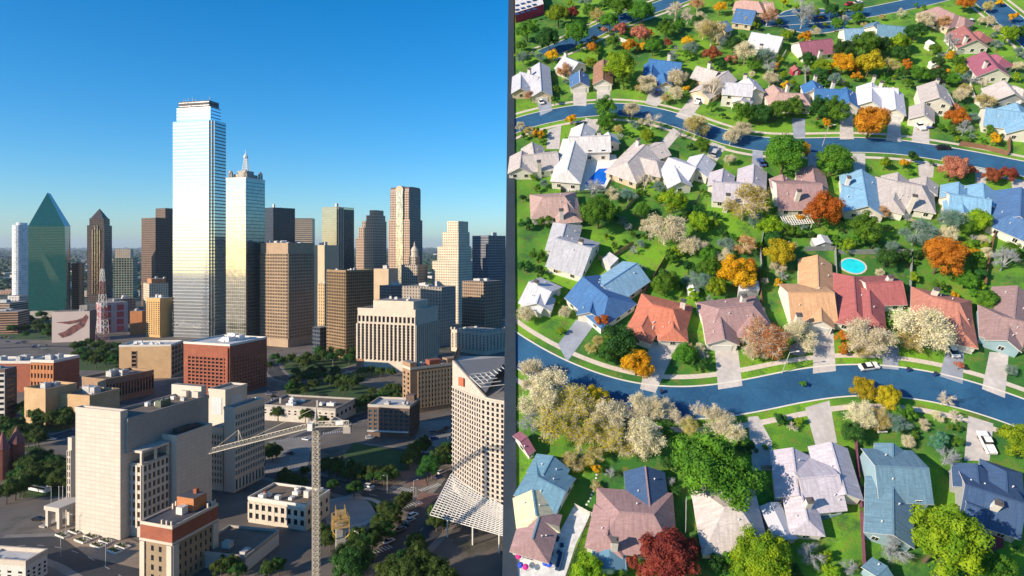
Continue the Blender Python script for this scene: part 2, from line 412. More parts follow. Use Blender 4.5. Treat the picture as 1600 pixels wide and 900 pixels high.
roofbrown = plain('roof_brown', (.20, .15, .11), .95, .4, .1, scale2=.8)
unitgrey = plain('unit_grey', (.48, .47, .45), .7, .25, .5)
darkglass = glass('dark_glass', (.012, .016, .022), .08)
blueglass = glass('blue_glass', (.03, .07, .10), .08)
cream = plain('cream_stone', (.62, .53, .43), .85, .12, .15, scale2=1.5)
whitestone = plain('white_stone', (.70, .65, .58), .85, .1, .12, scale2=1.3)
tanstone = plain('tan_stone', (.55, .36, .19), .85, .14, .15, scale2=1.3)
redbrick = plain('red_brick', (.33, .10, .055), .9, .2, .3, scale2=2)
brownbrick = plain('brown_brick', (.36, .23, .14), .9, .2, .3, scale2=2)
darkbrick = plain('dark_brick', (.15, .10, .08), .9, .25, .3, scale2=2)
orangebrick = plain('orange_brick', (.50, .20, .08), .9, .18, .3, scale2=2)
steelwhite = plain('white_steel', (.72, .70, .66), .5, .1, 1)
steelred = plain('red_steel', (.30, .12, .11), .5, .1, 1)
concrete = plain('concrete', (.42, .38, .33), .9, .2, .3, scale2=1.5)

# ---- far skyline ----
# white rounded tower
d = 1300; root = thing('round_tower', 'slim white rounded glass tower behind the green wedge shaped tower', 'tower', T(*at(34, d)))
mb = MB(); c = at(34, d); r = 14; n = 22; poly = [(c[0]+r*1.0*math.cos(2*math.pi*k/n), c[1]+r*1.3*math.sin(2*math.pi*k/n)) for k in range(n)]
mb.prism(poly, 0, zat(352, d), mtop=1)
wpart('curtain_wall', mb, [facade('f_whitetower', (.75, .74, .72), (.55, .58, .60), 3, 4, .7, .55, .2, 0), roofwhite], root)
mb = MB(); mb.prism([(c[0]+(p[0]-c[0])*.6, c[1]+(p[1]-c[1])*.6) for p in poly], zat(352, d), zat(352, d)+5); wpart('penthouse', mb, steelwhite, root)
# green faceted prism tower
d = 1000; root = thing('faceted_tower', 'dark green glass tower tapering to a sharp wedge top', 'tower', T(*at(80, d)))
fg = facade('f_prism', (.0, .035, .038), (.002, .045, .046), 3.2, 4, .93, .82, .06, .06, .2, .05, pv=.12, spec=.22)
Lb, Cb, Rb, Bb = at(44, 1010), at(101, 985), at(110, 1030), at(55, 1055)
zL, zR, zA = zat(353, 1010), zat(352, 1000), zat(301, 1010)
A1 = at(74, 1010, zA); A2 = at(79, 1030, zA); L2 = (Lb[0], Lb[1], zL); C2 = (Cb[0], Cb[1], zR-2); R2 = (Rb[0], Rb[1], zR); B2 = (Bb[0], Bb[1], zL)
K = at(104, 985, 38)
mb = MB()
def uvq(p): return [(q[0]+q[1]*.4, q[2]) for q in p]
for q in ([L2, (Lb[0], Lb[1], 0), (Cb[0], Cb[1], 0), K], [L2, K, C2, A1], [K, (Cb[0], Cb[1], 0), (Rb[0], Rb[1], 0), R2], [K, R2, C2], [C2, R2, A2, A1], [L2, A1, A2, B2],
          [(Bb[0], Bb[1], 0), (Lb[0], Lb[1], 0), L2, B2], [(Rb[0], Rb[1], 0), (Bb[0], Bb[1], 0), B2, R2], [R2, B2, A2]): mb.face(q, uvq(q))
wpart('curtain_wall', mb, fg, root)
mb = MB(); mb.box((Cb[0]-22, Cb[1]-3, 5), (50, 8, 10), R(5)); wpart('lobby_canopy', mb, concrete, root)
# pyramid topped dark granite tower
b = Bld('granite_tower', 'dark brown granite tower with a pyramid roof and stepped shoulders', 'tower', 136, 163, 175, 352, 1250, ratio=1)
fgr = facade('f_granite', (.10, .065, .055), (.022, .02, .024), 3.0, 3.9, .55, .62, .1, 0)
b.wall(fgr); ztop = zat(341, 1250); 
b.wall(fgr, b.h, ztop, b.rect(b.b*.09, b.b*.91, b.a*.09, b.a*.91), 'shoulder')
mb = MB(); rr = b.rect(b.b*.14, b.b*.86, b.a*.14, b.a*.86); ap = b.P(b.b/2, b.a/2); za = zat(326, 1270)
for i in range(4): q = rr[i], rr[(i+1) % 4]; mb.face([(q[0][0], q[0][1], ztop), (q[1][0], q[1][1], ztop), (ap[0], ap[1], za)])
wpart('pyramid_roof', mb, plain('slate_roof', (.06, .05, .055), .5, .2, .2), b.root)
mb = MB(); g3 = facade('f_goldstrip', (.09, .06, .05), (.55, .42, .28), 5.2, 400, .5, 1, .15, .3)
for k, y1 in ((.26, 359), (.40, 352), (.54, 352), (.68, 359)):
    p0 = b.P(-.6, b.a*k); mb.box((p0[0], p0[1], zat(y1, 1250)/2+8), (1.2, b.a*.06, zat(y1, 1250)-16), b.ph)
wpart('bay_strip', mb, glass('goldpane', (.42, .30, .19), .15, .6), b.root)
# others of the far group: (label, xl, xc, xr, ytop, d, ratio, facade, tiers)
def simple(name, label, xl, xc, xr, yt, d, fm, ratio=1, top=None, tiers=(), units=0, cat='office tower', phi=None, pent=None, par=None):
    b = Bld(name, label, cat, xl, xc, xr, yt, d, phi, ratio)
    b.wall(fm, top=top); z = b.h
    for (x0, x1, y0, y1, yy, m2) in tiers:
        z2 = zat(yy, d); b.wall(m2 or fm, z, z2, b.rect(b.b*x0, b.b*x1, b.a*y0, b.a*y1), 'upper_tier', top); z = z2
    if par is not None: b.parapet(par, t=.8, hh=1.5)
    if units: b.units(units, seed=int(xl), z=z, smin=2, smax=max(3, min(b.a, b.b)*.3), x=(.3, .7), y=(.3, .7))
    return b
FO = lambda k, wl, gl, pw=3, ph=3.9, fw=.6, fh=.5, gr=.12, gm=0.: facade(k, wl, gl, pw, ph, fw, fh, gr, gm)
simple('slab_block', 'narrow orange tan slab block between the green wedge and the pyramid tower', 112, 124, 132, 411, 1080, FO('f_slab', (.50, .22, .10), (.16, .07, .04), 30, 3.2, .5, .35), 1.2, units=2, cat='apartment block')
b = simple('grid_block', 'green glass office block with pale grid frame and beige penthouse', 177, 208, 215, 403, 1350, FO('f_grid', (.38, .36, .28), (.03, .07, .06), 5, 5, .78, .75), 1, units=0)
b.wall(FO('f_gridpent', (.52, .44, .34), (.2, .16, .12), 4, 4, .3, .4), zat(403, 1350), zat(389, 1350), b.rect(b.b*.1, b.b*.7, b.a*.15, b.a*.95), 'penthouse')
b = simple('brown_tower', 'dark brown ribbed tower with a taller rear section beside the silver skyscraper', 221, 243, 286, 340, 1150, FO('f_brown', (.15, .095, .07), (.03, .022, .022), 3.4, 4, .55, .5), 1.2)
b.wall(FO('f_brown', 0, 0), b.h, zat(324, 1150), b.rect(b.b*.40, b.b, b.a*.1, b.a*.8), 'rear_tower')
b.wall(FO('f_brown', 0, 0), 0, zat(371, 1150), b.rect(b.b*.3, b.b*.7, b.a, b.a*1.25), 'side_wing')
b = simple('cream_apartments', 'small cream and orange stepped apartment block behind the gold block', 224, 233, 263, 443, 905, FO('f_cream', (.58, .47, .34), (.14, .10, .08), 3, 3.2, .4, .5), .9, cat='apartment block')
b.wall(plain('orange_wall', (.48, .20, .09), .85, .15, .2), b.h, zat(436, 905), b.rect(b.b*.15, b.b*.9, b.a*.1, b.a*.8), 'upper_tier'); b.units(2, seed=5, z=zat(436, 905))
b = simple('gold_block', 'golden tan apartment block with balcony columns beside the silver skyscraper', 229, 250, 269, 466, 765, plain('gold_wall', (.60, .37, .15), .85, .1, .1, scale2=1), .8, cat='apartment block', units=3, top=roofwhite)
b.wins('L', 3, b.h-4, 6, 17, .45, .5, darkglass, plain('gold_wall', 0), .5)
# silver skyscraper
d = 760
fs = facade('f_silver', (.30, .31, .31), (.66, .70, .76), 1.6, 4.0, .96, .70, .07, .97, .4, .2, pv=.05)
fs2 = facade('f_silver_shaded', (.05, .07, .075), (.34, .40, .42), 1.6, 4.0, .96, .70, .07, .9, .4, .2, pv=.08)  # darker copy for right face and notch; their shade is in the colour
b = Bld('silver_skyscraper', 'tallest tower, a silver mirrored skyscraper with stepped notched top', 'skyscraper', 270, 333, 353, 187, d, 76)
n_ = .07; A, Bb_ = b.a, b.b
oct_ = [b.P(Bb_*.12, 0), b.P(Bb_, 0), b.P(Bb_, A), b.P(0, A), b.P(0, A*.1), b.P(Bb_*.06, A*.1), b.P(Bb_*.06, A*.045), b.P(Bb_*.12, A*.045)]
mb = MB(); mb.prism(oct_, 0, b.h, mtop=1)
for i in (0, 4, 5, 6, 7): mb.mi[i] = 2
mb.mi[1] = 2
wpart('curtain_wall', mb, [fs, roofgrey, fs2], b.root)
z1 = zat(165, d); z2 = zat(155, d)
for k, (x0, x1, y0, y1, za, zb, m) in enumerate(((.10, .92, .10, .94, b.h, z1, fs), (.13, .89, .14, .90, z1, z2, facade('f_crown', (.05, .05, .055), (.10, .10, .11), 2, 4, .8, .3, .2, .4)))):
    o = b.wall(m, za, zb, b.rect(Bb_*x0, Bb_*x1, A*y0, A*y1), 'stepped_top')
g = random.Random(3)
for k in range(9):
    p = b.P(Bb_*g.uniform(.2, .85), A*g.uniform(.2, .85)); mb = MB(); mb.tube((p[0], p[1], z2), (p[0], p[1], z2+g.uniform(2, 7)), .35, .2, 5); wpart('antenna', mb, unitgrey, b.root)
# spired tower
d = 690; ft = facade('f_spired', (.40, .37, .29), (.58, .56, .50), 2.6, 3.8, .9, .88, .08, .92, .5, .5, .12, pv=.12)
ft2 = facade('f_spired_shaded', (.10, .14, .15), (.16, .22, .24), 2.6, 3.8, .9, .88, .08, .85, .5, .5, pv=.15)  # dim copy of the cladding, shade of the right face painted in
b = Bld('spired_tower', 'bronze mirrored tower crowned by a lattice spire and four small turrets', 'skyscraper', 353, 384, 414, 279, d, 73)
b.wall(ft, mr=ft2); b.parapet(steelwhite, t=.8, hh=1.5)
dome = [(5.5, 0), (5.5, 1.5), (5, 3), (3.5, 5), (1.5, 6.4), (0, 6.8)]
def lattice_mast(mb, x, y, z0, z1, w0, w1, n, br=.22, mi=None):
    for j in range(n):
        ta, tb = j/n, (j+1)/n; za = z0+(z1-z0)*ta; zb = z0+(z1-z0)*tb; wa = w0+(w1-w0)*ta; wb = w0+(w1-w0)*tb
        m = mi(j) if mi else 0
        ca = [(x+sx*wa/2, y+sy*wa/2, za) for sx, sy in ((-1, -1), (1, -1), (1, 1), (-1, 1))]; cb = [(x+sx*wb/2, y+sy*wb/2, zb) for sx, sy in ((-1, -1), (1, -1), (1, 1), (-1, 1))]
        for k in range(4):
            mb.bar(ca[k], cb[k], br*1.3, None, m); mb.bar(cb[k], cb[(k+1) % 4], br, None, m); mb.bar(ca[k], cb[(k+1) % 4], br*.8, None, m); mb.bar(ca[(k+1) % 4], cb[k], br*.8, None, m)
p = b.P(b.b/2, b.a/2); zc = b.h
mb = MB(); mb.box((p[0], p[1], zc+3), (b.b*.62, b.a*.62, 6), b.ph); mb.box((p[0], p[1], zc+8), (b.b*.42, b.a*.42, 4), b.ph); wpart('crown_base', mb, plain('turret_stone', (.40, .36, .30), .7, .25, .3), b.root)
mb = MB(); lattice_mast(mb, p[0], p[1], zc+10, zat(243, d), 6, 2.6, 6, .24); mb.lathe([(2.4, 0), (2.6, 1.5), (1.6, 3), (.3, 5.5), (.15, 9)], (p[0], p[1], zat(243, d)), 8); wpart('spire', mb, steelwhite, b.root)
for fx, fy in ((.12, .12), (.88, .12), (.12, .88), (.88, .88)):
    q = b.P(b.b*fx, b.a*fy); mb = MB()
    lattice_mast(mb, q[0], q[1], zc, zc+7, 3.4, 3.0, 2, .4); mb.lathe([(2.4, 0), (2.2, 1.2), (1.2, 2.4), (.1, 3.4)], (q[0], q[1], zc+7), 8); wpart('turret', mb, plain('turret_stone', 0), b.root)
# right of the spired tower
simple('navy_tower', 'dark navy ribbed tower just right of the spired tower', 410, 427, 461, 324, 1000, FO('f_navy', (.045, .055, .08), (.015, .02, .035), 3, 5, .6, .9), 1.2, units=2)
simple('striped_block', 'distant beige office block with dark horizontal bands beside navy tower', 461, 488, 492, 341, 1330, FO('f_striped', (.40, .33, .25), (.06, .05, .05), 60, 4.2, 1, .55), .6)
b = simple('gold_glass_tower', 'gold mirrored tower with a dark vertically ribbed flank', 503, 526, 553, 323, 1150, facade('f_goldglass', (.40, .30, .16), (.62, .53, .38), 2.2, 3.9, .94, .85, .12, .8, .5, .5, pv=.08), 1.1, units=2)
mb = MB()
for k in range(3): q = b.P(b.b*(.08+.13*k), -.8); mb.box((q[0], q[1], b.h/2), (2.2, 1.6, b.h), b.ph)
wpart('fin', mb, plain('gold_fin', (.46, .38, .27), .5, .1, .2), b.root)
mb = MB(); q = b.P(b.b/2, -.3); mb.box((q[0]+.2, q[1], b.h/2-2), (b.b*.985, .4, b.h-4), b.ph); wpart('dark_flank', mb, FO('f_flank', (.03, .035, .045), (.015, .02, .03), 3, 4, .8, .8), b.root)
simple('windowless_block', 'plain beige and dark windowless block below the gold tower', 488, 507, 530, 383, 830, plain('beige_plain', (.52, .40, .27), .8, .08, .1), 1, units=2)
# ziggurat tower
b = Bld('stepped_tower', 'tan granite tower with stepped setbacks and square windows', 'office tower', 556, 585, 604, 372, 930, ratio=1)
fz = FO('f_zig', (.40, .27, .19), (.05, .045, .05), 3.4, 3.9, .52, .55)
b.wall(fz); z = b.h
for x0, x1, y0, y1, yy in ((0, 1, 0, .85, 355), (.06, 1, 0, .70, 345), (.1, .9, 0, .52, 336), (.15, .75, 0, .36, 328)):
    b.wall(fz, z, zat(yy, 930), b.rect(b.b*x0, b.b*x1, b.a*y0, b.a*y1), 'setback'); z = zat(yy, 930)
# barrel vaulted tower
d = 1050; b = Bld('vaulted_tower', 'rose granite tower with barrel vaulted roof and pale glass centre bay', 'skyscraper', 607, 640, 660, 343, d, ratio=.9)
fv = FO('f_vault', (.46, .31, .22), (.05, .05, .065), 3.2, 3.9, .6, .55); fvd = FO('f_vault_shaded', (.20, .16, .15), (.03, .035, .05), 3.2, 3.9, .6, .55)  # second copy darkened for the right face, its shade put into the colour
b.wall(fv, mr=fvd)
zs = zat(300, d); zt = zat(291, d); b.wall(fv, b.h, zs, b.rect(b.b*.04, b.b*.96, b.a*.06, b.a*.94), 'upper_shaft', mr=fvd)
mb = MB(); n = 10; x0, x1 = b.b*.04, b.b*.96; y0, y1 = b.a*.06, b.a*.94
pw_ = lambda v: math.copysign(abs(v)**.35, v)
pr = [((x0+x1)/2-(x1-x0)/2*pw_(math.cos(math.pi*k/n)), zs+(zt-zs)*max(0, math.sin(math.pi*k/n))**.4) for k in range(n+1)]
for (xa, za), (xb, zb) in zip(pr, pr[1:]):
    mb.face([(*b.P(xa, y0), za), (*b.P(xb, y0), zb), (*b.P(xb, y1), zb), (*b.P(xa, y1), za)])
for yy in (y0, y1): mb.face([(*b.P(x, yy), z) for x, z in pr])
wpart('vault_roof', mb, plain('vault_metal', (.16, .09, .07), .45, .2, .2), b.root)
mb = MB(); yc0, yc1 = b.a*.30, b.a*.62; zv = zat(297, d)
mb.prism([b.P(-1.2, yc0), b.P(.5, yc0), b.P(.5, yc1), b.P(-1.2, yc1)], 0, zv)
wpart('centre_bay', mb, facade('f_bay', (.50, .45, .34), (.56, .52, .40), 1.8, 3.9, .9, .8, .12, .6), b.root)
mb = MB(); rr = (yc1-yc0)/2*1.15; cy = (yc0+yc1)/2; q = [(cy-rr*math.cos(math.pi*k/12), zv+rr*math.sin(math.pi*k/12)) for k in range(13)]
mb.face([(*b.P(-1.5, y), z) for y, z in q])
for (ya, za), (yb, zb) in zip(q, q[1:]): mb.face([(*b.P(-1.5, ya), za), (*b.P(-1.5, yb), zb), (*b.P(b.b*.4, yb), zb), (*b.P(b.b*.4, ya), za)])
wpart('arched_gable', mb, FO('f_arch', (.52, .40, .28), (.16, .10, .08), 2, 2, .6, .6), b.root)
# ornate mid blocks
b = simple('cupola_hall', 'old stone hall with green ledge roof and a domed cupola', 627, 652, 668, 414, 905, FO('f_hall', (.36, .30, .23), (.06, .06, .065), 3.4, 4, .42, .6), 1, cat='hall')
b.wall(FO('f_hall', 0, 0), b.h, zat(402, 905), b.rect(b.b*.3, b.b*.7, b.a*.3, b.a*.7), 'tower_base')
q = b.P(b.b/2, b.a/2); mb = MB(); mb.lathe([(6.4, 0), (6.4, 1.5), (5.4, 2), (5.2, 8), (6, 8.6), (5.4, 11), (3.6, 14), (1.4, 16), (1.2, 19), (.1, 23)], (q[0], q[1], zat(402, 905)), 14); wpart('cupola', mb, cream, b.root)
simple('tan_cube_block', 'plain tan block topping a dark hotel below stepped tower', 584, 607, 622, 420, 860, plain('tan_plain', (.50, .38, .26), .85, .1, .1), 1, units=2)
simple('grey_mid_block', 'grey mid rise block with small square windows beside tan block', 593, 611, 636, 447, 780, FO('f_gmid', (.17, .16, .16), (.04, .04, .05), 3, 3.6, .5, .5), 1, units=3)
simple('grey_wide_block', 'wide grey office block behind the colonnaded cream building', 628, 690, 712, 449, 700, FO('f_gwide', (.30, .26, .22), (.05, .05, .06), 4, 3.6, .35, .5), .5, units=4)
b = simple('stepped_cream_tower', 'cream stepped art deco tower right of the barrel vaulted tower', 675, 716, 738, 408, 905, FO('f_deco', (.64, .54, .40), (.12, .10, .09), 3, 3.7, .42, .5), .9)
z = b.h
for x0, x1, y0, y1, yy in ((.05, .95, .02, .82, 385), (.1, .9, .05, .66, 362), (.15, .85, .08, .5, 345)):
    b.wall(FO('f_deco', 0, 0), z, zat(yy, 905), b.rect(b.b*x0, b.b*x1, b.a*y0, b.a*y1), 'setback'); z = zat(yy, 905)
simple('slate_tower', 'slate blue glass tower near the foot of the hillside', 738, 763, 790, 368, 980, FO('f_slate', (.20, .20, .22), (.04, .055, .08), 3, 4, .7, .6), 1, units=2)
simple('bronze_mid_tower', 'bronze ribbed mid rise behind the old ornate hotel', 722, 756, 785, 440, 760, FO('f_bronze', (.30, .21, .14), (.05, .04, .045), 3, 3.8, .5, .6), 1, units=2)
b = Bld('ornate_hotel', 'old ornate cream hotel with battlemented roofline beside the hillside wall', 'hotel', 705, 759, 790, 520, 640, ratio=.7)
b.wall(cream, top=roofgrey); b.wins('L', 4, b.h-3, 10, 10, .45, .55, darkglass, cream, .3); b.wins('R', 4, b.h-3, 6, 10, .45, .55, darkglass, cream, .3)
mb = MB()
for k in range(11): q = b.P(.5, b.a*k/10); mb.box((q[0], q[1], b.h+1.2), (1.6, 1.6, 2.4), b.ph)
for k in range(1, 7): q = b.P(b.b*k/6, .5); mb.box((q[0], q[1], b.h+1.2), (1.6, 1.6, 2.4), b.ph)
wpart('battlement', mb, cream, b.root); b.units(4, seed=4)
# ---- middle ground ----
b = Bld('grid_tower', 'brown concrete tower with a deep square window grid and blank top', 'office tower', 407, 450, 490, 381, 690, ratio=1.0)
wgc = plain('brown_concrete', (.42, .30, .20), .85, .12, .1, scale2=.6); b.wall(wgc, top=roofgrey)
zt = zat(396, 690); nr = 26
b.wins('L', 9, zt, 17, nr, .62, .62, darkglass, wgc, .9); b.wins('R', 9, zt, 17, nr, .62, .62, darkglass, wgc, .9)
b.units(9, seed=3, smin=2, smax=6); b.parapet(wgc)
for k in range(3):
    q = b.P(b.b*.3+k*3, b.a*.5); mb = MB(); mb.lathe([(1.4, 0), (1.5, 2.2), (.9, 3.4), (.1, 4)], (q[0], q[1], b.h), 10); wpart('roof_tank', mb, steelwhite, b.root)
b = Bld('balcony_tower', 'dark brown apartment tower ringed with balconies', 'apartment tower', 511, 540, 583, 424, 622, ratio=1.05)
bw = plain('dark_tan', (.30, .20, .11), .85, .2, .2, scale2=1); b.wall(bw, top=roofbrown)
fl = 27; hh = b.h/fl
mb = MB()
for k in range(1, fl): 
    for off, face in ((.5, 'L'), (.5, 'R')):
        if face == 'L': p, q = b.P(-.6, .4), b.P(-.6, b.a-.4)
        else: p, q = b.P(.4, -.6), b.P(b.b-.4, -.6)
        mb.bar((p[0], p[1], k*hh), (q[0], q[1], k*hh), 1.3, .35)
wpart('balcony_slab', mb, bw, b.root)
b.wins('L', 1, b.h-.5, 11, fl, .66, .62, darkglass, bw, .5, cap=60); b.wins('R', 1, b.h-.5, 13, fl, .66, .62, darkglass, bw, .5); b.units(6, seed=8); b.parapet(bw)
simple('narrow_tan_block', 'narrow tan brick block in front of the dark balcony tower', 496, 507, 516, 443, 700, FO('f_ntan', (.52, .36, .20), (.10, .07, .05), 3, 3.6, .4, .5), 1, units=1)
simple('low_navy_block', 'low dark navy glass block at the foot of the brown grid tower', 488, 500, 516, 512, 640, FO('f_lnavy', (.06, .07, .09), (.02, .03, .05), 4, 4, .8, .6), 1)
# colonnaded building
b = Bld('colonnaded_building', 'cream building with tall vertical stone fins and a set back penthouse', 'office building', 559, 649, 684, 487, 553, ratio=.75)
b.wall(cream, top=roofgrey); zt = b.h-4
b.wins('L', zt-7, zt-.5, 14, 1, .6, .8, darkglass, cream, .5)
b.wins('L', 9, zt-8, 14, 13, .52, .88, darkglass, None); b.wins('R', 9, zt-8, 12, 13, .45, .88, darkglass, None, cap=150)
mb = MB()
for k in range(15):
    q = b.P(-.7, b.a*k/14); mb.box((q[0], q[1], (zt-8)/2+4.5), (1.5, 1.5, zt-17), b.ph)
for k in range(13):
    q = b.P(b.b*k/12, -.7); mb.box((q[0], q[1], (zt-8)/2+4.5), (1.5, 1.5, zt-17), b.ph)
wpart('stone_fin', mb, cream, b.root); b.parapet(cream, hh=1.6)
b.wall(cream, b.h, zat(471, 560), b.rect(b.b*.12, b.b*.75, b.a*.08, b.a*.78), 'penthouse'); b.units(5, seed=2, z=zat(471, 560), x=(.2, .6), y=(.2, .7))
b.wall(plain('rust_base', (.34, .17, .10), .85, .15, .2), 0, 8.9, b.rect(-.9, b.b*.1, -.9, b.a*.1), 'base_pier'); b.wall(plain('rust_base', 0), 0, 8.8, b.rect(-.9, b.b*.1, b.a*.9, b.a+.9), 'base_pier')
# tan court building and red brick building
b = Bld('tan_building', 'tan stone office building with one narrow strip of windows', 'office building', 186, 267, 286, 540, 530, ratio=.6)
b.wall(tanstone, top=roofwhite); b.wins('L', 3, b.h-4, 1, 6, .85, .62, darkglass, plain('brown_panel', (.22, .14, .09), .8, .1, .2), .3, span=(.66, .76)); b.wins('R', 2, b.h-1, 4, 6, .75, .6, darkglass, brownbrick, .4)
b.parapet(whitestone); b.units(8, steelwhite, seed=9); 
for k in range(3): b.unit(.08, .66+.03*k, .7, .9, 1.6, darkbrick, name='roof_vent')
b = Bld('red_brick_building', 'red brick office building with a blank band above its window rows', 'office building', 287, 359, 417, 540, 462, ratio=.95)
b.wall(redbrick, top=roofwhite); zt = b.h-9
b.wins('L', 2, zt, 10, 10, .70, .58, darkglass, redbrick, .6, span=(.04, .9)); b.wins('R', 2, zt, 12, 10, .4, .5, darkglass, redbrick, .25, span=(.08, .96), cap=140); b.parapet(whitestone)
mb = MB(); q = b.P(-.3, b.a*.05); mb.box((q[0]-.1, q[1], b.h/2-1), (1.4, 2.4, b.h-2), b.ph); wpart('corner_pier', mb, redbrick, b.root)
b.units(6, steelwhite, seed=12, smin=3, smax=7, x=(.3, .7), y=(.3, .7))
# low red blocks on the far left
b = simple('red_warehouse', 'long red brick warehouse with a flat white roof at the left edge', -40, 50, 80, 567, 480, redbrick, .45, roofwhite, units=7, cat='warehouse', par=whitestone)
b.wins('R', 3, b.h-2, 6, 3, .4, .5, darkglass, redbrick, .2)
b = simple('red_corner_block', 'small red brick corner block with arched brick bays', 48, 84, 124, 566, 455, redbrick, 1.2, roofwhite, units=3, cat='brick building', par=whitestone)
b.wins('L', 2, b.h-1, 7, 4, .55, .55, darkglass, orangebrick, .4)
b = simple('banded_garage', 'dark brown building with white banded balconies at left edge', -30, 8, 26, 577, 400, darkbrick, .8, roofgrey, cat='building', units=2)
b.wins('L', 2, b.h-2, 3, 8, .9, .5, darkglass, whitestone, .6); b.wins('R', 2, b.h-2, 1, 8, .7, .4, darkglass, darkbrick, .2)
# flat roofed complex
b = simple('flat_roof_depot', 'low tan flat roofed depot with parapet, left of three roofs', 38, 71, 120, 612, 390, tanstone, 1.1, roofbrown, units=6, cat='low building', par=tanstone)
b = simple('flat_roof_store', 'low tan brick store with brown flat roof behind white courthouse', 93, 140, 187, 622, 392, tanstone, .9, roofbrown, units=4, cat='low building', par=tanstone)
b = simple('sprawling_annex', 'sprawling brown roofed annex with dark clerestory windows below tan building', 128, 165, 240, 596, 440, brownbrick, 1.5, roofbrown, units=8, cat='low building', par=brownbrick)
b.wins('R', 3, b.h-1.5, 16, 1, .6, .8, darkglass, brownbrick, .4)
# mural building: plain pale wall with an abstract reddish sweep
b = Bld('mural_building', 'pale windowless building with a reddish painted sweep on its wall', 'building', 81, 140, 151, 486, 735, ratio=.6)
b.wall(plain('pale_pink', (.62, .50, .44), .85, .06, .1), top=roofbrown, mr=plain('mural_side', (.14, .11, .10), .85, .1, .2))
m, n, l, bs = _base('mural_paint'); f = ramp(n, l, noise(n, l, .25, 6), .4, .6); l.new(mixc(n, l, f, (.30, .10, .08), (.10, .05, .05)), bs.inputs['Base Color'])
mb = MB(); pts = [(.15, .28), (.35, .36), (.5, .5), (.72, .62), (.9, .9), (.97, .8), (.86, .5), (.7, .38), (.5, .22), (.28, .14)]
mb.face([(*b.P(-.12, b.a*(1-u)), b.h*v) for u, v in pts]); mb.face([(*b.P(-.24, b.a*(1-u)), b.h*v) for u, v in ((.10, .66), (.45, .58), (.72, .64), (.9, .82), (.66, .72), (.4, .68))]); wpart('painted_sweep', mb, m, b.root)
b.units(3, seed=31); b.unit(.5, .25, 4, 8, 6, concrete, name='stair_tower')
# venue and small blocks around the lattice tower
simple('arts_venue', 'dark low venue with curved grey roof behind the lattice mast', 168, 178, 212, 468, 890, FO('f_venue', (.12, .10, .11), (.05, .05, .06), 4, 4, .5, .5), 1.2, units=3, cat='venue')
simple('painted_shed', 'small grey shed with red painted panels beside the lattice mast', 150, 158, 200, 474, 800, FO('f_shed', (.34, .32, .34), (.32, .06, .07), 14, 9, .55, .8, .7), 1, units=1, cat='shed')
simple('low_orange_shed', 'low orange brick shed left of the gold apartment block', 203, 222, 230, 486, 790, orangebrick, 1, units=2, cat='shed')
simple('parking_deck', 'tan multi level parking deck at the far left edge', -30, 15, 44, 474, 880, FO('f_deck', (.48, .34, .24), (.07, .05, .05), 60, 3.2, 1, .5), 1, units=2, cat='parking deck')
simple('rusty_block', 'brick block with dark bands tucked below the parking deck', -20, 28, 46, 487, 800, FO('f_rb', (.46, .27, .17), (.09, .06, .05), 60, 3, 1, .5), 1, units=2)
simple('white_low_block', 'low white block below the white rounded tower', 12, 30, 44, 462, 1080, FO('f_wl', (.60, .56, .52), (.15, .15, .16), 5, 4, .6, .4), 1)
# lattice tower
d = 700; root = thing('lattice_mast', 'red and white lattice broadcast mast before the pyramid tower', 'mast', T(*at(160, d)))
mb = MB(); p = at(160, d); lattice_mast(mb, p[0], p[1], 0, zat(420, d), 10, 2.4, 12, .17, lambda j: (j//2) % 2); mb.tube((p[0], p[1], zat(420, d)), (p[0], p[1], zat(392, d)), .7, .3, 6)
wpart('lattice', mb, [steelred, steelwhite], root)
# brick hotel block by the hillside and dark brick block
b = Bld('tan_brick_warehouse', 'tan brick loft warehouse with a square corner tower beside curved building', 'warehouse', 629, 641, 722, 577, 415, ratio=3.2)
b.wall(brownbrick, top=roofgrey); b.wins('R', 3, b.h-2, 14, 8, .5, .45, darkglass, plain('tan_brick', (.52, .36, .22), .9, .15, .3, scale2=2), .4, span=(.14, 1)); b.wins('L', 3, b.h-2, 2, 8, .4, .5, darkglass, None)
b.wall(brownbrick, b.h, b.h+4, b.rect(0, b.b*.12, 0, b.a), 'corner_tower', roofgrey); b.units(7, seed=6); b.unit(.5, .4, 9, 6, 4, redbrick, name='penthouse'); b.unit(.85, .4, 10, 7, 4, brownbrick, name='penthouse'); b.parapet(cream)
b = Bld('dark_brick_loft', 'dark brown brick loft block with pale roof beside empty lot', 'loft building', 575, 640, 655, 637, 362, ratio=.75)
b.wall(darkbrick, top=roofwhite); b.wins('L', 4, b.h-1.5, 8, 5, .62, .55, blueglass, darkbrick, .4); b.wins('R', 3, b.h-2, 5, 5, .4, .5, blueglass, darkbrick, .3)
b.parapet(plain('pale_coping', (.45, .40, .34), .8, .1, .3)); b.units(5, seed=7); b.unit(.8, .15, 5, 5, 4, darkbrick, name='penthouse')
q = b.P(-1.2, b.a/2); mb = MB(); mb.box((q[0], q[1], 4.2), (2.4, b.a*.98, .3), b.ph); wpart('awning', mb, steelwhite, b.root)
# low white building
b = Bld('low_white_building', 'low white painted building with shallow dark roof, scattered small windows', 'low building', 410, 524, 556, 641, 391, ratio=.55)
b.wall(plain('offwhite', (.58, .52, .45), .9, .15, .15, scale2=.8), top=roofbrown); b.wins('L', 4, b.h-1.5, 12, 2, .35, .5, darkglass, None); b.wins('R', 3, b.h-1.5, 5, 1, .4, .5, darkglass, None); b.parapet(concrete)
b.units(6, steelwhite, seed=14, smin=2, smax=5); b.unit(.2, .3, 1.2, 1.2, 4, concrete, name='chimney'); b.unit(.3, .85, 1.2, 1.2, 3.5, concrete, name='chimney')
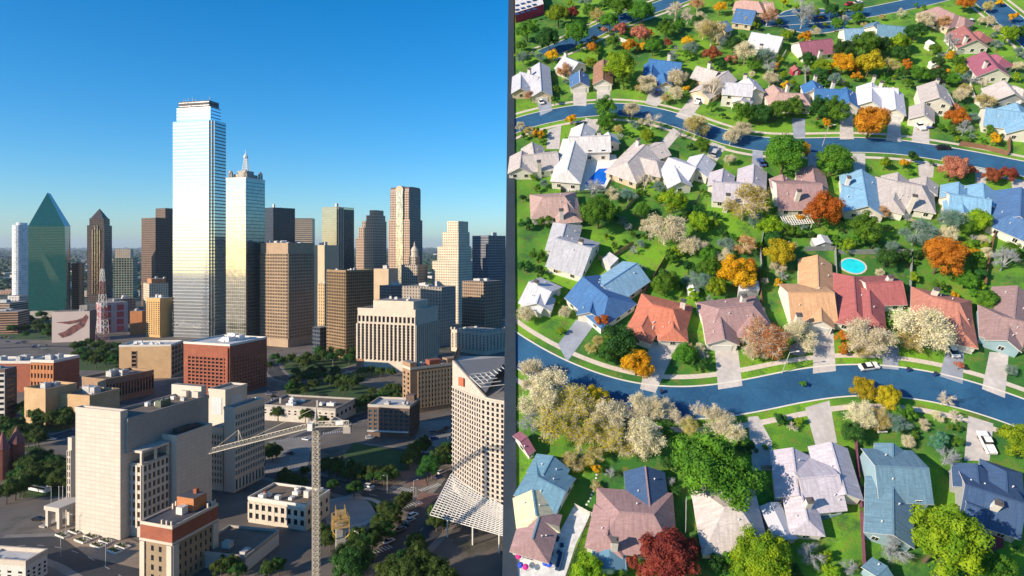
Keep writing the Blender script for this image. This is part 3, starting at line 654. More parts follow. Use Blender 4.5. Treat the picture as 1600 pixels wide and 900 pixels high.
# stone row by the crane
b = Bld('stone_row_building', 'two storey cream stone row with dark patched roof by the crane', 'row building', 388, 478, 515, 792, 245, ratio=.6)
b.wall(cream, top=roofbrown); b.wins('L', 1.2, b.h-1, 9, 2, .55, .62, darkglass, cream, .35); b.wins('R', 1.2, b.h-1, 4, 2, .3, .5, darkglass, None); b.parapet(whitestone, hh=.9)
b.units(8, steelwhite, seed=15, smin=1.2, smax=2.6); b.unit(.55, .2, 2.5, 2.2, 2.6, whitestone, name='penthouse'); b.unit(.2, .8, .9, .9, 2.4, redbrick, name='chimney')
# flat grey block in front
b = Bld('flat_grey_block', 'flat roofed grey block with blank white end wall, front row', 'low building', 300, 384, 436, 872, 214, ratio=1.0)
b.wall(plain('greywall', (.34, .32, .30), .9, .15, .2), top=roofbrown, mr=plain('whitewall', (.60, .58, .55), .9, .1, .1)); b.parapet(concrete, hh=.8); b.units(2, seed=3)
# red brick topped hotel
b = Bld('brick_hotel', 'narrow old hotel with red brick top floor and cream cornice', 'hotel', 220, 269, 340, 828, 204, ratio=1.5)
b.wall(plain('hotel_brown', (.33, .24, .15), .9, .15, .2, scale2=2), top=plain('hotel_roof', (.10, .10, .11), .8, .4, .2, scale2=1)); 
cw = plain('hotel_cream', (.60, .50, .40), .85, .1, .2)
mb = MB(); e = .12; r = [b.P(-e, -e), b.P(b.b+e, -e), b.P(b.b+e, b.a+e), b.P(-e, b.a+e)]; mb.prism(r, b.h-4.2, b.h+.7); wpart('brick_top', mb, redbrick, b.root)
mb = MB(); e = .35; r = [b.P(-e, -e), b.P(b.b+e, -e), b.P(b.b+e, b.a+e), b.P(-e, b.a+e)]; mb.prism(r, b.h-4.9, b.h-4.1, bot=True); wpart('cornice', mb, cw, b.root)
mb = MB()
r2 = [b.P(.55, .55), b.P(b.b-.55, .55), b.P(b.b-.55, b.a-.55), b.P(.55, b.a-.55)]; mb.face([(*q, b.h+.72) for q in r2]); wpart('roof', mb, plain('hotel_roof', 0), b.root)
b.parapet(cw, z=b.h+.7, t=.35, hh=.5)
for z0, z1, nr in ((b.h-3.4, b.h-.6, 1), (b.h-24, b.h-5.4, 6)):
    b.wins('L', z0, z1, 4, nr, .34, .55, darkglass, None); b.wins('R', z0, z1, 9, nr, .25, .55, darkglass, None)
for k in (0, 1): mb = MB(); q = b.P(-.2, b.a*(.07 if k else .93)); mb.box((q[0], q[1], b.h-14.6), (.5, b.a*.15, 19), b.ph); wpart('corner_quoin', mb, cw, b.root)
for k in range(2): mb = MB(); q = b.P(b.b*(.06 if k else .94), -.2); mb.box((q[0], q[1], b.h-14.6), (b.b*.12, .5, 19), b.ph); wpart('corner_quoin', mb, cw, b.root)
b.wall(orangebrick, b.h+.7, b.h+5, b.rect(b.b*.62, b.b*.92, b.a*.25, b.a*.8), 'penthouse', plain('hotel_roof', 0)); b.unit(.5, .45, 2.6, 2.6, 2.4, whitestone, b.h+.73, 'stair_hut'); b.unit(.85, .5, 1.3, 1.3, 1.6, redbrick, b.h+5, 'chimney')
for fx, fy in ((.02, .05), (.02, .2), (.02, .35), (.97, .05), (.9, .04), (.8, .04), (.6, .9), (.7, .95)):
    b.unit(fx, fy, .5, .5, 1.8, cw, b.h+.7, 'finial')
# white roof at bottom left
b = Bld('white_corner_block', 'cream block with flat white roof in the near left corner', 'building', -60, 40, 74, 882, 205, ratio=.35)
b.wall(whitestone, top=roofwhite); b.parapet(cream, hh=1.2, t=.7)
b.wins('R', 1, b.h-2, 4, 3, .4, .55, darkglass, None); b.wins('L', 1, b.h-2, 6, 3, .35, .5, darkglass, None); b.units(3, steelwhite, seed=21, smin=.8, smax=1.6)
# old red courthouse with turrets
d = 300; b = Bld('turreted_courthouse', 'red sandstone courthouse with conical turret roofs at the left edge', 'courthouse', -60, 4, 26, 712, 300, ratio=.5)
rs = plain('red_sandstone', (.34, .11, .075), .9, .2, .25, scale2=1.6); b.wall(rs, top=rs); b.wins('R', 2, b.h-2, 4, 4, .35, .6, darkglass, rs, .3); b.wins('L', 2, b.h-2, 9, 4, .35, .6, darkglass, rs, .3)
for fx, fy, rad in ((0, 0, 2.6), (1, 0, 3.2), (.5, .25, 2.2)):
    q = b.P(b.b*fx, b.a*fy); mb = MB(); mb.lathe([(rad, 0), (rad, b.h+3), (rad*1.15, b.h+3.4)], (q[0], q[1], 0), 14); t = wpart('turret', mb, rs, b.root)
    mb = MB(); mb.lathe([(rad*1.2, 0), (rad*.5, 4.6), (.05, 8)], (q[0], q[1], b.h+3.3), 14); o = wpart('turret_roof', mb, plain('turret_tile', (.26, .09, .08), .8, .2, .5), b.root); 
mb = MB(); rr = b.rect(); za = b.h+7; m0 = b.P(b.b/2, b.a*.2); m1 = b.P(b.b/2, b.a*.8)
mb.face([(*rr[0], b.h), (*rr[1], b.h), (*m0, za)]); mb.face([(*rr[1], b.h), (*rr[2], b.h), (*m1, za), (*m0, za)]); mb.face([(*rr[2], b.h), (*rr[3], b.h), (*m1, za)]); mb.face([(*rr[3], b.h), (*rr[0], b.h), (*m0, za), (*m1, za)])
wpart('hipped_roof', mb, plain('turret_tile', 0), b.root)
# ---- white courts complex ----
PH = 72
C0 = Bld('courts_building', 'large white stone courts complex with a blank sunlit end wall', 'courthouse', 118, 188, 199, 648, 237, PH)
ws = plain('courts_white', (.56, .49, .41), .8, .05, .06); wsg = plain('courts_grey', (.36, .33, .30), .85, .1, .2, scale2=1.4)
root = C0.root
wsp = facade('f_panel', (.44, .38, .32), (.57, .50, .42), 2.4, 1.6, .97, .955, .8, pv=.05)
C0.wall(wsp, name='end_wall', top=roofgrey)
C0.parapet(ws, t=.6, hh=1.2)
def sub(xl, xc, xr, yt, d): return Bld('', '', '', xl, xc, xr, yt, d, PH, root=root)
q = sub(150, 199.6, 326, 658, 238.5); q.wall(wsg, z0=q.h-12, name='upper_storey', top=roofbrown); q.wall(wsp, z1=q.h-12.02, name='core', r=q.rect(1, q.b-1, 1.5, q.a-1))
q.parapet(wsg, t=.5, hh=1); q.unit(.55, .4, 5, 3, 2.6, plain('unit_green', (.10, .12, .08), .6, .2, .5)); q.unit(.8, .35, 2, 2, 1.5); q.units(6, steelwhite, seed=33, smin=1, smax=2.2, x=(.1, .9), y=(.2, .8))
Q = q; q.wall(ws, q.h-2, q.h+5, q.rect(q.b-2.5, q.b+.4, q.a*.1, q.a+2), 'screen_wall')
q.unit(.93, .2, 3, 3, 3, ws, name='fan_housing'); q.unit(.93, .6, 3, 3, 3, ws, name='fan_housing')
wg = plain('brown_pane', (.075, .05, .035), .25, .3, .4)
q = sub(199.8, 222, 263, 704, 239.5); q.wall(ws, name='window_wing', top=roofgrey, z1=q.h-5); q.nw = 0
q.wins('L', 3.5, q.h-5.5, 3, 7, .62, .62, wg, ws, .5); q.wins('R', 3.5, q.h-5.5, 6, 7, .66, .66, wg, ws, .5)
mb = MB(); r = q.rect(-.6, q.b, -.6, q.a); mb.prism(r, q.h-.9, q.h, bot=True)
for fx, fy in ((0, .03), (0, .97), (.5, .0), (.98, .0)):
    p = q.P(q.b*fx, q.a*fy); mb.box((p[0], p[1], q.h-3), (.8, .8, 4.2), q.ph)
wpart('roof_loggia', mb, ws, root)
q = sub(240, 276, 331, 684, 251); q.wall(wsp, name='blank_block', top=roofbrown); q.parapet(ws, t=.5, hh=.9); q.unit(.5, .5, 8, 4, 1.5, darkbrick, name='skylight'); q.unit(.75, .4, 4, 3, 1.2, darkbrick, name='skylight')
q = sub(326, 352, 386, 612, 300); q.wall(ws, name='stair_tower', top=roofgrey); q.parapet(ws, t=.5, hh=.9)
mb = MB(); p = q.P(-.1, q.a*.5); mb.box((p[0], p[1], q.h-7), (.2, q.a*.6, 8), q.ph); p = q.P(q.b*.5, -.1); mb.box((p[0], p[1], q.h-7), (q.b*.55, .2, 8), q.ph); wpart('tower_panel', mb, plain('courts_panel', (.50, .52, .53), .6, .1, .2), root)
q = sub(331, 348, 365, 668, 285); q.wall(ws, name='window_wing', top=roofgrey); q.nw = 60; q.wins('L', 3, q.h-3, 4, 8, .6, .6, wg, ws, .5, cap=92)
q = sub(350, 366, 412, 640, 283); q.wall(ws, name='office_wing', top=roofgrey); q.parapet(ws, hh=.9); q.nw = 92; q.wins('R', 7, q.h-2, 12, 9, .72, .62, blueglass, ws, .6); q.wins('R', .8, 6, 9, 1, .6, .85, blueglass, ws, .5)
q = sub(106, 112, 119, 684, 257); q.wall(ws, name='window_wing', top=roofgrey); q.nw = 100; q.wins('L', 2, q.h-5, 2, 9, .6, .7, wg, ws, .5); 
# portico
p = gp(100, 818); root2 = thing('entrance_portico', 'small white stone entrance portico with posts beside the courts end wall', 'portico', T(p[0], p[1], 0, R(PH)))
for sx in (-4, 0, 4):
    for sy in (-3, 3): mb = MB(); mb.box((sx, sy, 3.4), (1.3, 1.3, 6.8)); mb.build('post', ws, root2)
mb = MB(); mb.box((0, 0, 7.6), (10, 8, 1.6)); mb.build('lintel', ws, root2); mb = MB(); mb.box((0, 4.6, .3), (11, 3, .6)); mb.build('step', concrete, root2)
for i in range(3):
    p = gp(92+i*6, 812); tag(thing('flagpole', '', ''), 'thin white flagpole by the courts portico', 'flagpole', 'flagpoles by the courts portico'); root3 = COL.objects[-1]; root3.matrix_world = T(p[0], p[1])
    mb = MB(); mb.tube((0, 0, 0), (0, 0, 13), .14, .07, 6); mb.build('pole', steelwhite, root3); mb = MB(); mb.lathe([(.05, 0), (.2, .2), (.05, .4)], (0, 0, 13), 8); mb.build('ball', steelwhite, root3)
# ---- curved white tower beside the hillside ----
root = thing('curved_building', 'white curved office building with rows of narrow dark windows', 'office building', T(-14, 262))
d0 = 262; H0 = zat(567, d0); pts = []
for k in range(13):
    t = k/12; px = 707+t*89; dd = 268-30*t-6*math.sin(t*math.pi)*(1 if t < .5 else 1)
    pts.append(Vector(((px-800)/F*dd, dd)))
Zr = H0-10
cwm = plain('curved_white', (.54, .47, .40), .8, .06, .12, scale2=.6)
mb = MB(); back = [Vector((-2.2, 276)), Vector((-2.2, 312)), Vector((-26, 312))]
poly = [tuple(p) for p in pts]+[(-2.2, 240)]+[tuple(p) for p in back]
poly = [p for p in poly if p[0] <= -1.9]
mb.prism(poly, 7, Zr, mtop=1, bot=True); wpart('curved_wall', mb, [cwm, roofgrey], root)
# sloped screen: tall at its left end
mb = MB(); hp = [(0, H0), (3, H0-5), (6, H0-12)]
scr = pts[:8]
for i in range(len(scr)-1):
    a, c = scr[i], scr[i+1]; za = Zr+max(0, (H0-Zr)*(1-i/7)); zc = Zr+max(0, (H0-Zr)*(1-(i+1)/7))
    nn = Vector((c.y-a.y, -(c.x-a.x))).normalized()*.8; ai, ci = a-nn, c-nn
    mb.face([(a.x, a.y, Zr-.01), (c.x, c.y, Zr-.01), (c.x, c.y, zc), (a.x, a.y, za)]); mb.face([(ci.x, ci.y, Zr), (ai.x, ai.y, Zr), (ai.x, ai.y, za), (ci.x, ci.y, zc)]); mb.face([(a.x, a.y, za), (c.x, c.y, zc), (ci.x, ci.y, zc), (ai.x, ai.y, za)])
a = scr[0]; bk = Vector((-26, 312))
mb.face([(a.x, a.y, Zr), (a.x, a.y, H0), (bk.x, bk.y, H0), (bk.x, bk.y, Zr)]); mb.face([(a.x+.8, a.y, Zr), (bk.x+.8, bk.y, Zr), (bk.x+.8, bk.y, H0), (a.x+.8, a.y, H0)])
wpart('roof_screen', mb, cwm, root)
mb = MB(); mb.face([(a.x+.9, a.y, H0-.3), (pts[7].x, pts[7].y+.6, Zr+1.5), (-2.2, 300, H0-4)]); mb.face([(a.x+.9, a.y, H0-.3), (-2.2, 300, H0-4), (bk.x+1, 302, H0-4)]); wpart('sloped_roof', mb, plain('slope_roof', (.62, .56, .50), .7, .08, .2), root)
mb = MB()
for k in range(9):
    q = pts[6].lerp(Vector((-2.2, 285)), k/8); mb.bar((q.x, q.y, Zr+3.4+k*.1), (q.x-6, q.y+12, Zr+6), .25); 
for k in range(5): 
    q0 = pts[6].lerp(Vector((pts[6].x-6, pts[6].y+12)), k/4); mb.bar((q0.x, q0.y, Zr+3.4+k*.6), (q0.x+9 if q0.x < -12 else -2.2, q0.y+4, Zr+3.6+k*.6), .25)
wpart('roof_truss', mb, steelwhite, root)
nr = 21; zb = 10; rh = (Zr-1-zb)/nr; npane = 0; rest = MB(); cache = {}
mbl = MB()
for i in range(len(pts)-1):
    a, c = pts[i], pts[i+1]
    if c.x > -1.9: continue
    L = (c-a).length; ang = math.atan2(c.y-a.y, c.x-a.x); nn = Vector((c.y-a.y, -(c.x-a.x))).normalized()
    per = max(1, round(L/2.0))
    for q in range(per):
        m = a.lerp(c, (q+.5)/per)+nn*.02
        for j in range(nr):
            z = Zr-1-(j+.5)*rh; wd = L/per*.5
            if npane < 100 and j % 2 == 0 or npane >= 100 and False:
                key = (i, per); me = cache.get(key) or cache.setdefault(key, winmesh(wd, rh*.66).mesh('window', darkglass)); wlink('window', me, root, T(m.x, m.y, z, ang)); npane += 1
            else: rest.box((m.x, m.y, z), (wd, .08, rh*.66), ang)
    for j in range(nr+1):
        z = Zr-1-j*rh; m = a.lerp(c, .5)+nn*.2; mbl.box((m.x, m.y, z), (L+.1, .4, rh*.3), ang)
o = wpart('window', rest, darkglass, root); o['kind'] = 'stuff'
wpart('sill_band', mbl, cwm, root)
mb = MB(); q = pts[1].lerp(pts[3], .5); mb.box((q.x+1-1.2, q.y-1.6, Zr+3), (3.4, .3, 3.4), R(-50)); wpart('red_panel', mb, plain('sign_red', (.50, .13, .06), .6, .15, .4), root)
mb = MB()   # glazed podium under the tower
mb.prism([(p[0]*1.0+.6, p[1]+2.0) for p in poly if True], 0, 7, top=False); wpart('podium', mb, darkglass, root)
# white lattice canopy
root = thing('lattice_canopy', 'white steel lattice canopy sweeping out from the curved building', 'canopy', T(-20, 245))
A0, A1 = Vector((*gp(672, 833), 9)), Vector((*gp(786, 868), 9)); A0.z = 7; A1.z = 7
B0, B1 = Vector((pts[0].x-.5, pts[0].y-1, 14)), Vector((-2.6, 236, 13))
mb = MB(); n = 18
for k in range(n+1):
    t = k/n; mb.bar(A0.lerp(A1, t), B0.lerp(B1, t), .28); 
    mb.bar(A0.lerp(B0, t), A1.lerp(B1, t), .24)
for k in range(n):
    mb.bar(A0.lerp(A1, k/n), B0.lerp(B1, min(1, (k+1)/n)), .12)
wpart('lattice', mb, steelwhite, root)
for t in (.25, .6, .95): mb = MB(); q = A0.lerp(A1, t); mb.tube((q.x, q.y+1, 0), (q.x, q.y+1, 7), .3, .3, 8); wpart('column', mb, steelwhite, root)
# ---- tower crane ----
p = gp(494, 918); d = p[1]; root = thing('tower_crane', 'pale steel tower crane with a long lattice jib', 'crane', T(p[0], p[1]))
zt = zat(672, d); crs = plain('crane_steel', (.46, .41, .33), .6, .15, 1.2)
mb = MB(); lattice_mast(mb, p[0], p[1], 0, zt, 1.9, 1.9, 30, .15); wpart('mast', mb, crs, root)
e1 = Vector(at(329, d+16, zat(708, d+16))); e2 = Vector(at(548, d-8, zat(665, d-8))); o0 = Vector((p[0], p[1], zt+1.2))
def jib(mb, a, c, n, w0):
    u = (c-a).normalized(); sd = u.cross(Vector((0, 0, 1))).normalized()*w0/2; up = Vector((0, 0, w0*1.05))
    for k in range(n):
        q0 = a.lerp(c, k/n); q1 = a.lerp(c, (k+1)/n); qm = (q0+q1)/2+up
        for sgn in (-1, 1):
            mb.bar(q0+sd*sgn, q1+sd*sgn, .2); mb.bar(q0+sd*sgn, qm, .13); mb.bar(q1+sd*sgn, qm, .13)
        mb.bar(q0-sd, q0+sd, .12); mb.bar(q0-sd, q1+sd, .1)
        if k: mb.bar((a.lerp(c, (k-1)/n)+q0)/2+up, qm, .2)
mb = MB(); jib(mb, o0, e1, 26, 1.5); wpart('jib', mb, crs, root)
mb = MB(); jib(mb, o0, e2, 8, 1.5); wpart('counter_jib', mb, crs, root)
mb = MB(); apx = o0+Vector((0, 0, 6)); 
for s_ in (-1, 1): mb.bar(o0+Vector((s_*.8, 0, 0)), apx, .2); mb.bar(o0+Vector((0, s_*.8, 0)), apx, .2)
mb.bar(apx, o0.lerp(e1, .62)+Vector((0, 0, 1.5)), .09); mb.bar(apx, o0.lerp(e2, .9)+Vector((0, 0, 1)), .09)
q = o0.lerp(e1, .72)+Vector((0, 0, 1.5)); mb.bar(q, q+Vector((0, 0, 4)), .2); mb.bar(q+Vector((1.4, 0, 0)), q+Vector((0, 0, 4)), .16); mb.bar(q+Vector((0, 0, 4)), o0.lerp(e1, .97)+Vector((0, 0, 1)), .08); wpart('apex_frame', mb, crs, root)
mb = MB(); mb.box(tuple(o0+Vector((-1.6, -.6, 0))), (1.6, 1.8, 2.2)); wpart('cab', mb, steelwhite, root)
for k in (.86, .95): 
    q = o0.lerp(e2, k); mb = MB(); mb.box(tuple(q+Vector((0, 0, -.9))), (1.3, 1.5, 2.6)); wpart('counterweight', mb, concrete, root)
mb = MB(); q = o0.lerp(e2, .7); mb.box(tuple(q+Vector((0, 0, 1.0))), (2.4, 1.3, 1.3)); wpart('winch', mb, steelwhite, root)
# concrete core with scaffold
p = gp(532, 893); root = thing('scaffold_core', 'bare concrete lift core topped by timber scaffolding beside the crane', 'construction core', T(p[0], p[1], 0, R(20)))
zt = zat(815, p[1]); mb = MB(); mb.box((0, 0, zt/2), (3.0, 3.0, zt)); mb.build('core', concrete, root)
wood = plain('scaffold_wood', (.46, .30, .12), .8, .25, 1)
mb = MB()
for z, wd in ((zt-1.0, 5.8), (zt+1.2, 4.8), (zt+3.2, 3.4)): mb.box((0, 0, z), (wd, wd, .3))
mb.build('platform', wood, root); mb = MB()
for a in (-1, 1):
    for c in (-1, 1):
        mb.bar((a*2.6, c*2.6, zt-3.5), (a*2.6, c*2.6, zt+2.2), .18); mb.bar((a*1.5, c*1.5, zt), (a*1.5, c*1.5, zt+5), .18); mb.bar((a*2.6, c*2.6, zt-3.5), (a*1.5, c*1.5, zt-5), .18)
for z in (zt, zt+.8, zt+2.2):
    for a in (-1, 1): mb.bar((a*2.6, -2.6, z), (a*2.6, 2.6, z), .12); mb.bar((-2.6, a*2.6, z), (2.6, a*2.6, z), .12)
mb.build('scaffold', plain('scaffold_yellow', (.60, .38, .06), .7, .2, 1), root)
# ------------------------------------------------------------------ downtown ground, streets, parks
def sheet(name, pts, z, mat, kind='structure'):
    mb = MB(); mb.face([(p[0], p[1], z) for p in pts]); o = mb.build(name, mat); return tag(o, kind=kind)
m, n, l, bs = _base('ground_mix')
f = ramp(n, l, noise(n, l, .006, 6), .42, .56); f2 = ramp(n, l, noise(n, l, .05, 4), .35, .65)
c1 = mixc(n, l, f2, (.19, .155, .125), (.12, .105, .092)); c1 = mixc(n, l, ramp(n, l, noise(n, l, .02, 6, rough=.7), .52, .62), c1, (.055, .06, .035)); tc = n.new('ShaderNodeTexCoord'); sx = n.new('ShaderNodeSeparateXYZ'); l.new(tc.outputs['Object'], sx.inputs[0])
c2 = mixc(n, l, ramp(n, l, noise(n, l, .012, 8, rough=.7), .40, .62), (.022, .045, .03), (.10, .11, .08))
far = ramp(n, l, sx.outputs[1], 900, 1300)
l.new(mixc(n, l, mth(n, l, 'MAXIMUM', far, mth(n, l, 'MULTIPLY', f, .0)), c1, c2), bs.inputs['Base Color']); bs.inputs['Roughness'].default_value = .95
sheet('ground', [(-30000, -400), (30000, -400), (30000, 42000), (-30000, 42000)], 0, m)
asph = plain('asphalt', (.055, .055, .058), .85, .25, .08, scale2=.7); pave = plain('pavement', (.26, .23, .20), .9, .2, .12, scale2=1)
lawnc = plain('city_lawn', (.045, .10, .018), .95, .3, .08, scale2=1); paver = plain('brick_paver', (.27, .15, .11), .9, .2, .2, scale2=1.5)
def strip(name, pix, wd, z, mat, ground=gp, parent=None):
    P = [Vector(ground(*q)) for q in pix]; return strip_w(name, P, wd, z, mat)
def offs(P, o):
    out = []
    for i, p in enumerate(P):
        a = P[max(0, i-1)]; b = P[min(len(P)-1, i+1)]; t = (b-a).normalized(); out.append(p+Vector((t.y, -t.x))*o)
    return out
def smooth(P, it=2):
    for _ in range(it):
        q = [P[0]]
        for a, b in zip(P, P[1:]): q += [a*.75+b*.25, a*.25+b*.75]
        q.append(P[-1]); P = q
    return P
def strip_w(name, P, wd, z, mat, tagit=True, mw=None):
    A, B = offs(P, wd/2), offs(P, -wd/2); mb = MB()
    if mw is not None: A, B = [clampx(p) for p in A], [clampx(p) for p in B]
    for i in range(len(P)-1): mb.face([(A[i].x, A[i].y, z), (A[i+1].x, A[i+1].y, z), (B[i+1].x, B[i+1].y, z), (B[i].x, B[i].y, z)])
    o = mb.build(name, mat, None, mw); return tag(o, kind='structure') if tagit else o
ROADS = [([(560, 930), (625, 860), (672, 815), (715, 762), (760, 705), (797, 665)], 17), ([(240, 700), (330, 718), (430, 738), (560, 768), (690, 800)], 13),
         ([(560, 700), (640, 708), (720, 722), (797, 735)], 11), ([(-20, 700), (60, 690), (130, 672), (200, 640)], 12), ([(-20, 855), (100, 850), (200, 905), (260, 960)], 14),
         ([(418, 560), (440, 600), (520, 585), (600, 560)], 12), ([(395, 735), (440, 700), (500, 672), (600, 640), (690, 610)], 12), ([(-20, 545), (90, 540), (170, 545), (260, 580)], 13), ([(-20, 640), (60, 650), (130, 655)], 10)]
for i, (pix, wd) in enumerate(ROADS):
    P = smooth([Vector(gp(*q)) for q in pix]); strip_w('pavement', P, wd+6, .02+.003*i, pave); strip_w('road', P, wd, .06+.003*i, asph)
    mk = MB(); A = P; acc = 0
    for a, b in zip(P, P[1:]):
        L = (b-a).length; n_ = int(L/6)
        for k in range(n_):
            q0 = a.lerp(b, (k+.1)/max(1, n_)); q1 = a.lerp(b, (k+.5)/max(1, n_)); t = (b-a).normalized(); s_ = Vector((t.y, -t.x))*.09
            mk.face([(q0.x+s_.x, q0.y+s_.y, .1), (q1.x+s_.x, q1.y+s_.y, .1), (q1.x-s_.x, q1.y-s_.y, .1), (q0.x-s_.x, q0.y-s_.y, .1)])
    if mk.f: tag(mk.build('lane_marking', plain('lane_white', (.6, .6, .58), .8, .2, 1)), kind='structure')
zw = plain('lane_white', (.6, .6, .58), .8, .2, 1)
for x, y, az in ((640, 790, 40), (672, 762, 45), (628, 764, -25), (566, 762, -25), (700, 772, 50), (395, 735, 10), (655, 706, -20), (590, 862, 45), (445, 640, 30), (520, 676, 20), (130, 670, 20)):
    p = gp(x, y); mb = MB(); a_ = R(az)
    for k in range(9):
        o_ = (k-4)*1.3; q = (p[0]+math.cos(a_)*o_, p[1]+math.sin(a_)*o_); mb.box((q[0], q[1], .165), (.6, 3.2, .01), a_)
    tag(mb.build('crossing_marking', zw), kind='structure')
for x0, y0, x1, y1, n_ in ((425, 690, 485, 684, 14), (0, 528, 70, 545, 18), (418, 735, 470, 730, 12), (664, 668, 700, 664, 9)):
    a_, b_ = Vector(gp(x0, y0)), Vector(gp(x1, y1)); u = (b_-a_).normalized(); mb = MB()
    for k in range(n_): q = a_.lerp(b_, k/(n_-1)); mb.box((q.x, q.y, .155), (.15, 5, .01), math.atan2(u.y, u.x))
    tag(mb.build('bay_marking', zw), kind='structure')
for pix, mt, nm in (([(536, 712), (552, 692), (634, 706), (640, 735), (575, 734)], lawnc, 'lawn'), ([(646, 722), (655, 710), (680, 716), (668, 736)], lawnc, 'lawn'), ([(572, 776), (622, 786), (606, 812), (590, 806)], lawnc, 'lawn'),
                    ([(618, 737), (662, 736), (668, 760), (640, 758)], paver, 'plaza'), ([(655, 770), (690, 772), (664, 795), (648, 790)], paver, 'plaza'), ([(60, 812), (110, 798), (220, 850), (222, 890), (140, 872)], plain('plaza_tan', (.36, .27, .19), .9, .2, .15, scale2=1), 'plaza'),
                    ([(655, 660), (704, 655), (706, 705), (648, 690)], plain('gravel_lot', (.30, .27, .24), .95, .2, .1, scale2=1), 'lot'), ([(420, 690), (490, 680), (480, 735), (412, 740)], plain('gravel_lot', 0), 'lot'),
                    ([(500, 785), (560, 770), (592, 800), (560, 835), (515, 832)], plain('plaza_grey', (.33, .31, .29), .9, .15, .15, scale2=1), 'plaza')):
    sheet(nm, [gp(*q) for q in pix], .14, mt)
# raised planters on the plaza
for i, (x, y) in enumerate(((98, 838), (118, 832), (128, 846), (142, 840), (153, 854), (166, 847), (178, 862), (192, 855))):
    p = gp(x, y); t = thing('planter', 'low stone planter bed on the sunlit plaza before the courts', 'planter', T(p[0], p[1], .14, R(-28)), 'planters on the courts plaza')
    mb = MB(); mb.box((0, 1.1, .3), (6, .3, .6)); mb.box((0, -1.1, .3), (6, .3, .6)); mb.box((-2.85, 0, .3), (.3, 1.9, .6)); mb.box((2.85, 0, .3), (.3, 1.9, .6)); mb.build('kerb', whitestone, t)
    mb = MB(); g = random.Random(i)
    for k in range(60):
        c = Vector((g.uniform(-2.6, 2.6), g.uniform(-.9, .9), g.uniform(.45, .9))); u = Vector((g.uniform(-1, 1), g.uniform(-1, 1), g.uniform(-1, 1))).normalized()*.3; v = u.cross(Vector((g.random(), g.random(), 1))).normalized()*.2
        mb.face([c-u, c-v, c+u, c+v])
    mb.build('foliage', LEAF['city'], t)
# circular kerb walk
c = Vector(gp(540, 800)); P = [c+Vector((math.cos(a), math.sin(a)))*15 for a in [R(-110+k*15) for k in range(17)]]; strip_w('curved_path', P, 2.4, .17, plain('path_pale', (.42, .38, .34), .9, .1, .3))
# ---- cars ----
def paint(k, c): return plain('paint_'+k, c, .25, .03, 1)
CARC = {'white': (.75, .75, .75), 'black': (.02, .02, .025), 'silver': (.45, .46, .48), 'blue': (.05, .10, .30), 'red': (.4, .04, .04), 'grey': (.16, .17, .18)}
rub = plain('tyre_rubber', (.015, .015, .015), .8, .1, 3); lampw = glass('headlamp', (.7, .7, .65), .1); lampr = glass('taillamp', (.4, .02, .02), .2); hubm = plain('hub', (.4, .4, .42), .3, .05, 2, .8)
def prof(mb, pr, w0, w1):
    """side profile [(x, z)] skinned across the width; w1: half width at the top"""
    zs = [z for _, z in pr]; z0, z1 = min(zs), max(zs)
    hw = lambda z: w0+(w1-w0)*(z-z0)/(z1-z0)
    for s_ in (-1, 1):
        q = [(x, s_*hw(z), z) for x, z in pr]; mb.face(q if s_ < 0 else q[::-1])
    for (x0, za), (x1, zb) in zip(pr, pr[1:]+pr[:1]): mb.face([(x0, hw(za), za), (x1, hw(zb), zb), (x1, -hw(zb), zb), (x0, -hw(za), za)])
def car_parts(kind):
    B_, G_ = MB(), MB()
    if kind == 'pickup':
        prof(B_, [(-2.7, .45), (2.6, .45), (2.7, .8), (2.55, 1.05), (1.3, 1.15), (.9, 1.1), (-.7, 1.1), (-.75, .75), (-2.55, .75), (-2.6, 1.08), (-2.72, 1.05)], .95, .92)
        prof(G_, [(1.3, 1.12), (.75, 1.72), (-.55, 1.74), (-.72, 1.12)], .88, .72); B_.box((.1, 0, 1.76), (1.3, 1.44, .08))
        for s_ in (-1, 1): B_.box((-1.65, s_*.89, .92), (1.85, .1, .36))
    elif kind == 'suv':
        prof(B_, [(-2.3, .42), (2.3, .42), (2.4, .75), (2.2, 1.0), (1.15, 1.1), (-2.25, 1.12), (-2.38, .8)], .93, .9)
        prof(G_, [(1.25, 1.08), (.7, 1.68), (-1.9, 1.7), (-2.25, 1.08)], .88, .74); B_.box((-.6, 0, 1.72), (2.6, 1.46, .08))
    else:
        prof(B_, [(-2.25, .38), (2.25, .38), (2.35, .65), (2.1, .85), (1.05, .95), (-1.5, .96), (-2.2, .92), (-2.32, .7)], .9, .87)
        prof(G_, [(1.15, .92), (.45, 1.38), (-.85, 1.4), (-1.7, .92)], .84, .62); B_.box((-.2, 0, 1.41), (1.25, 1.2, .06))
    return B_, G_
_CM = {}
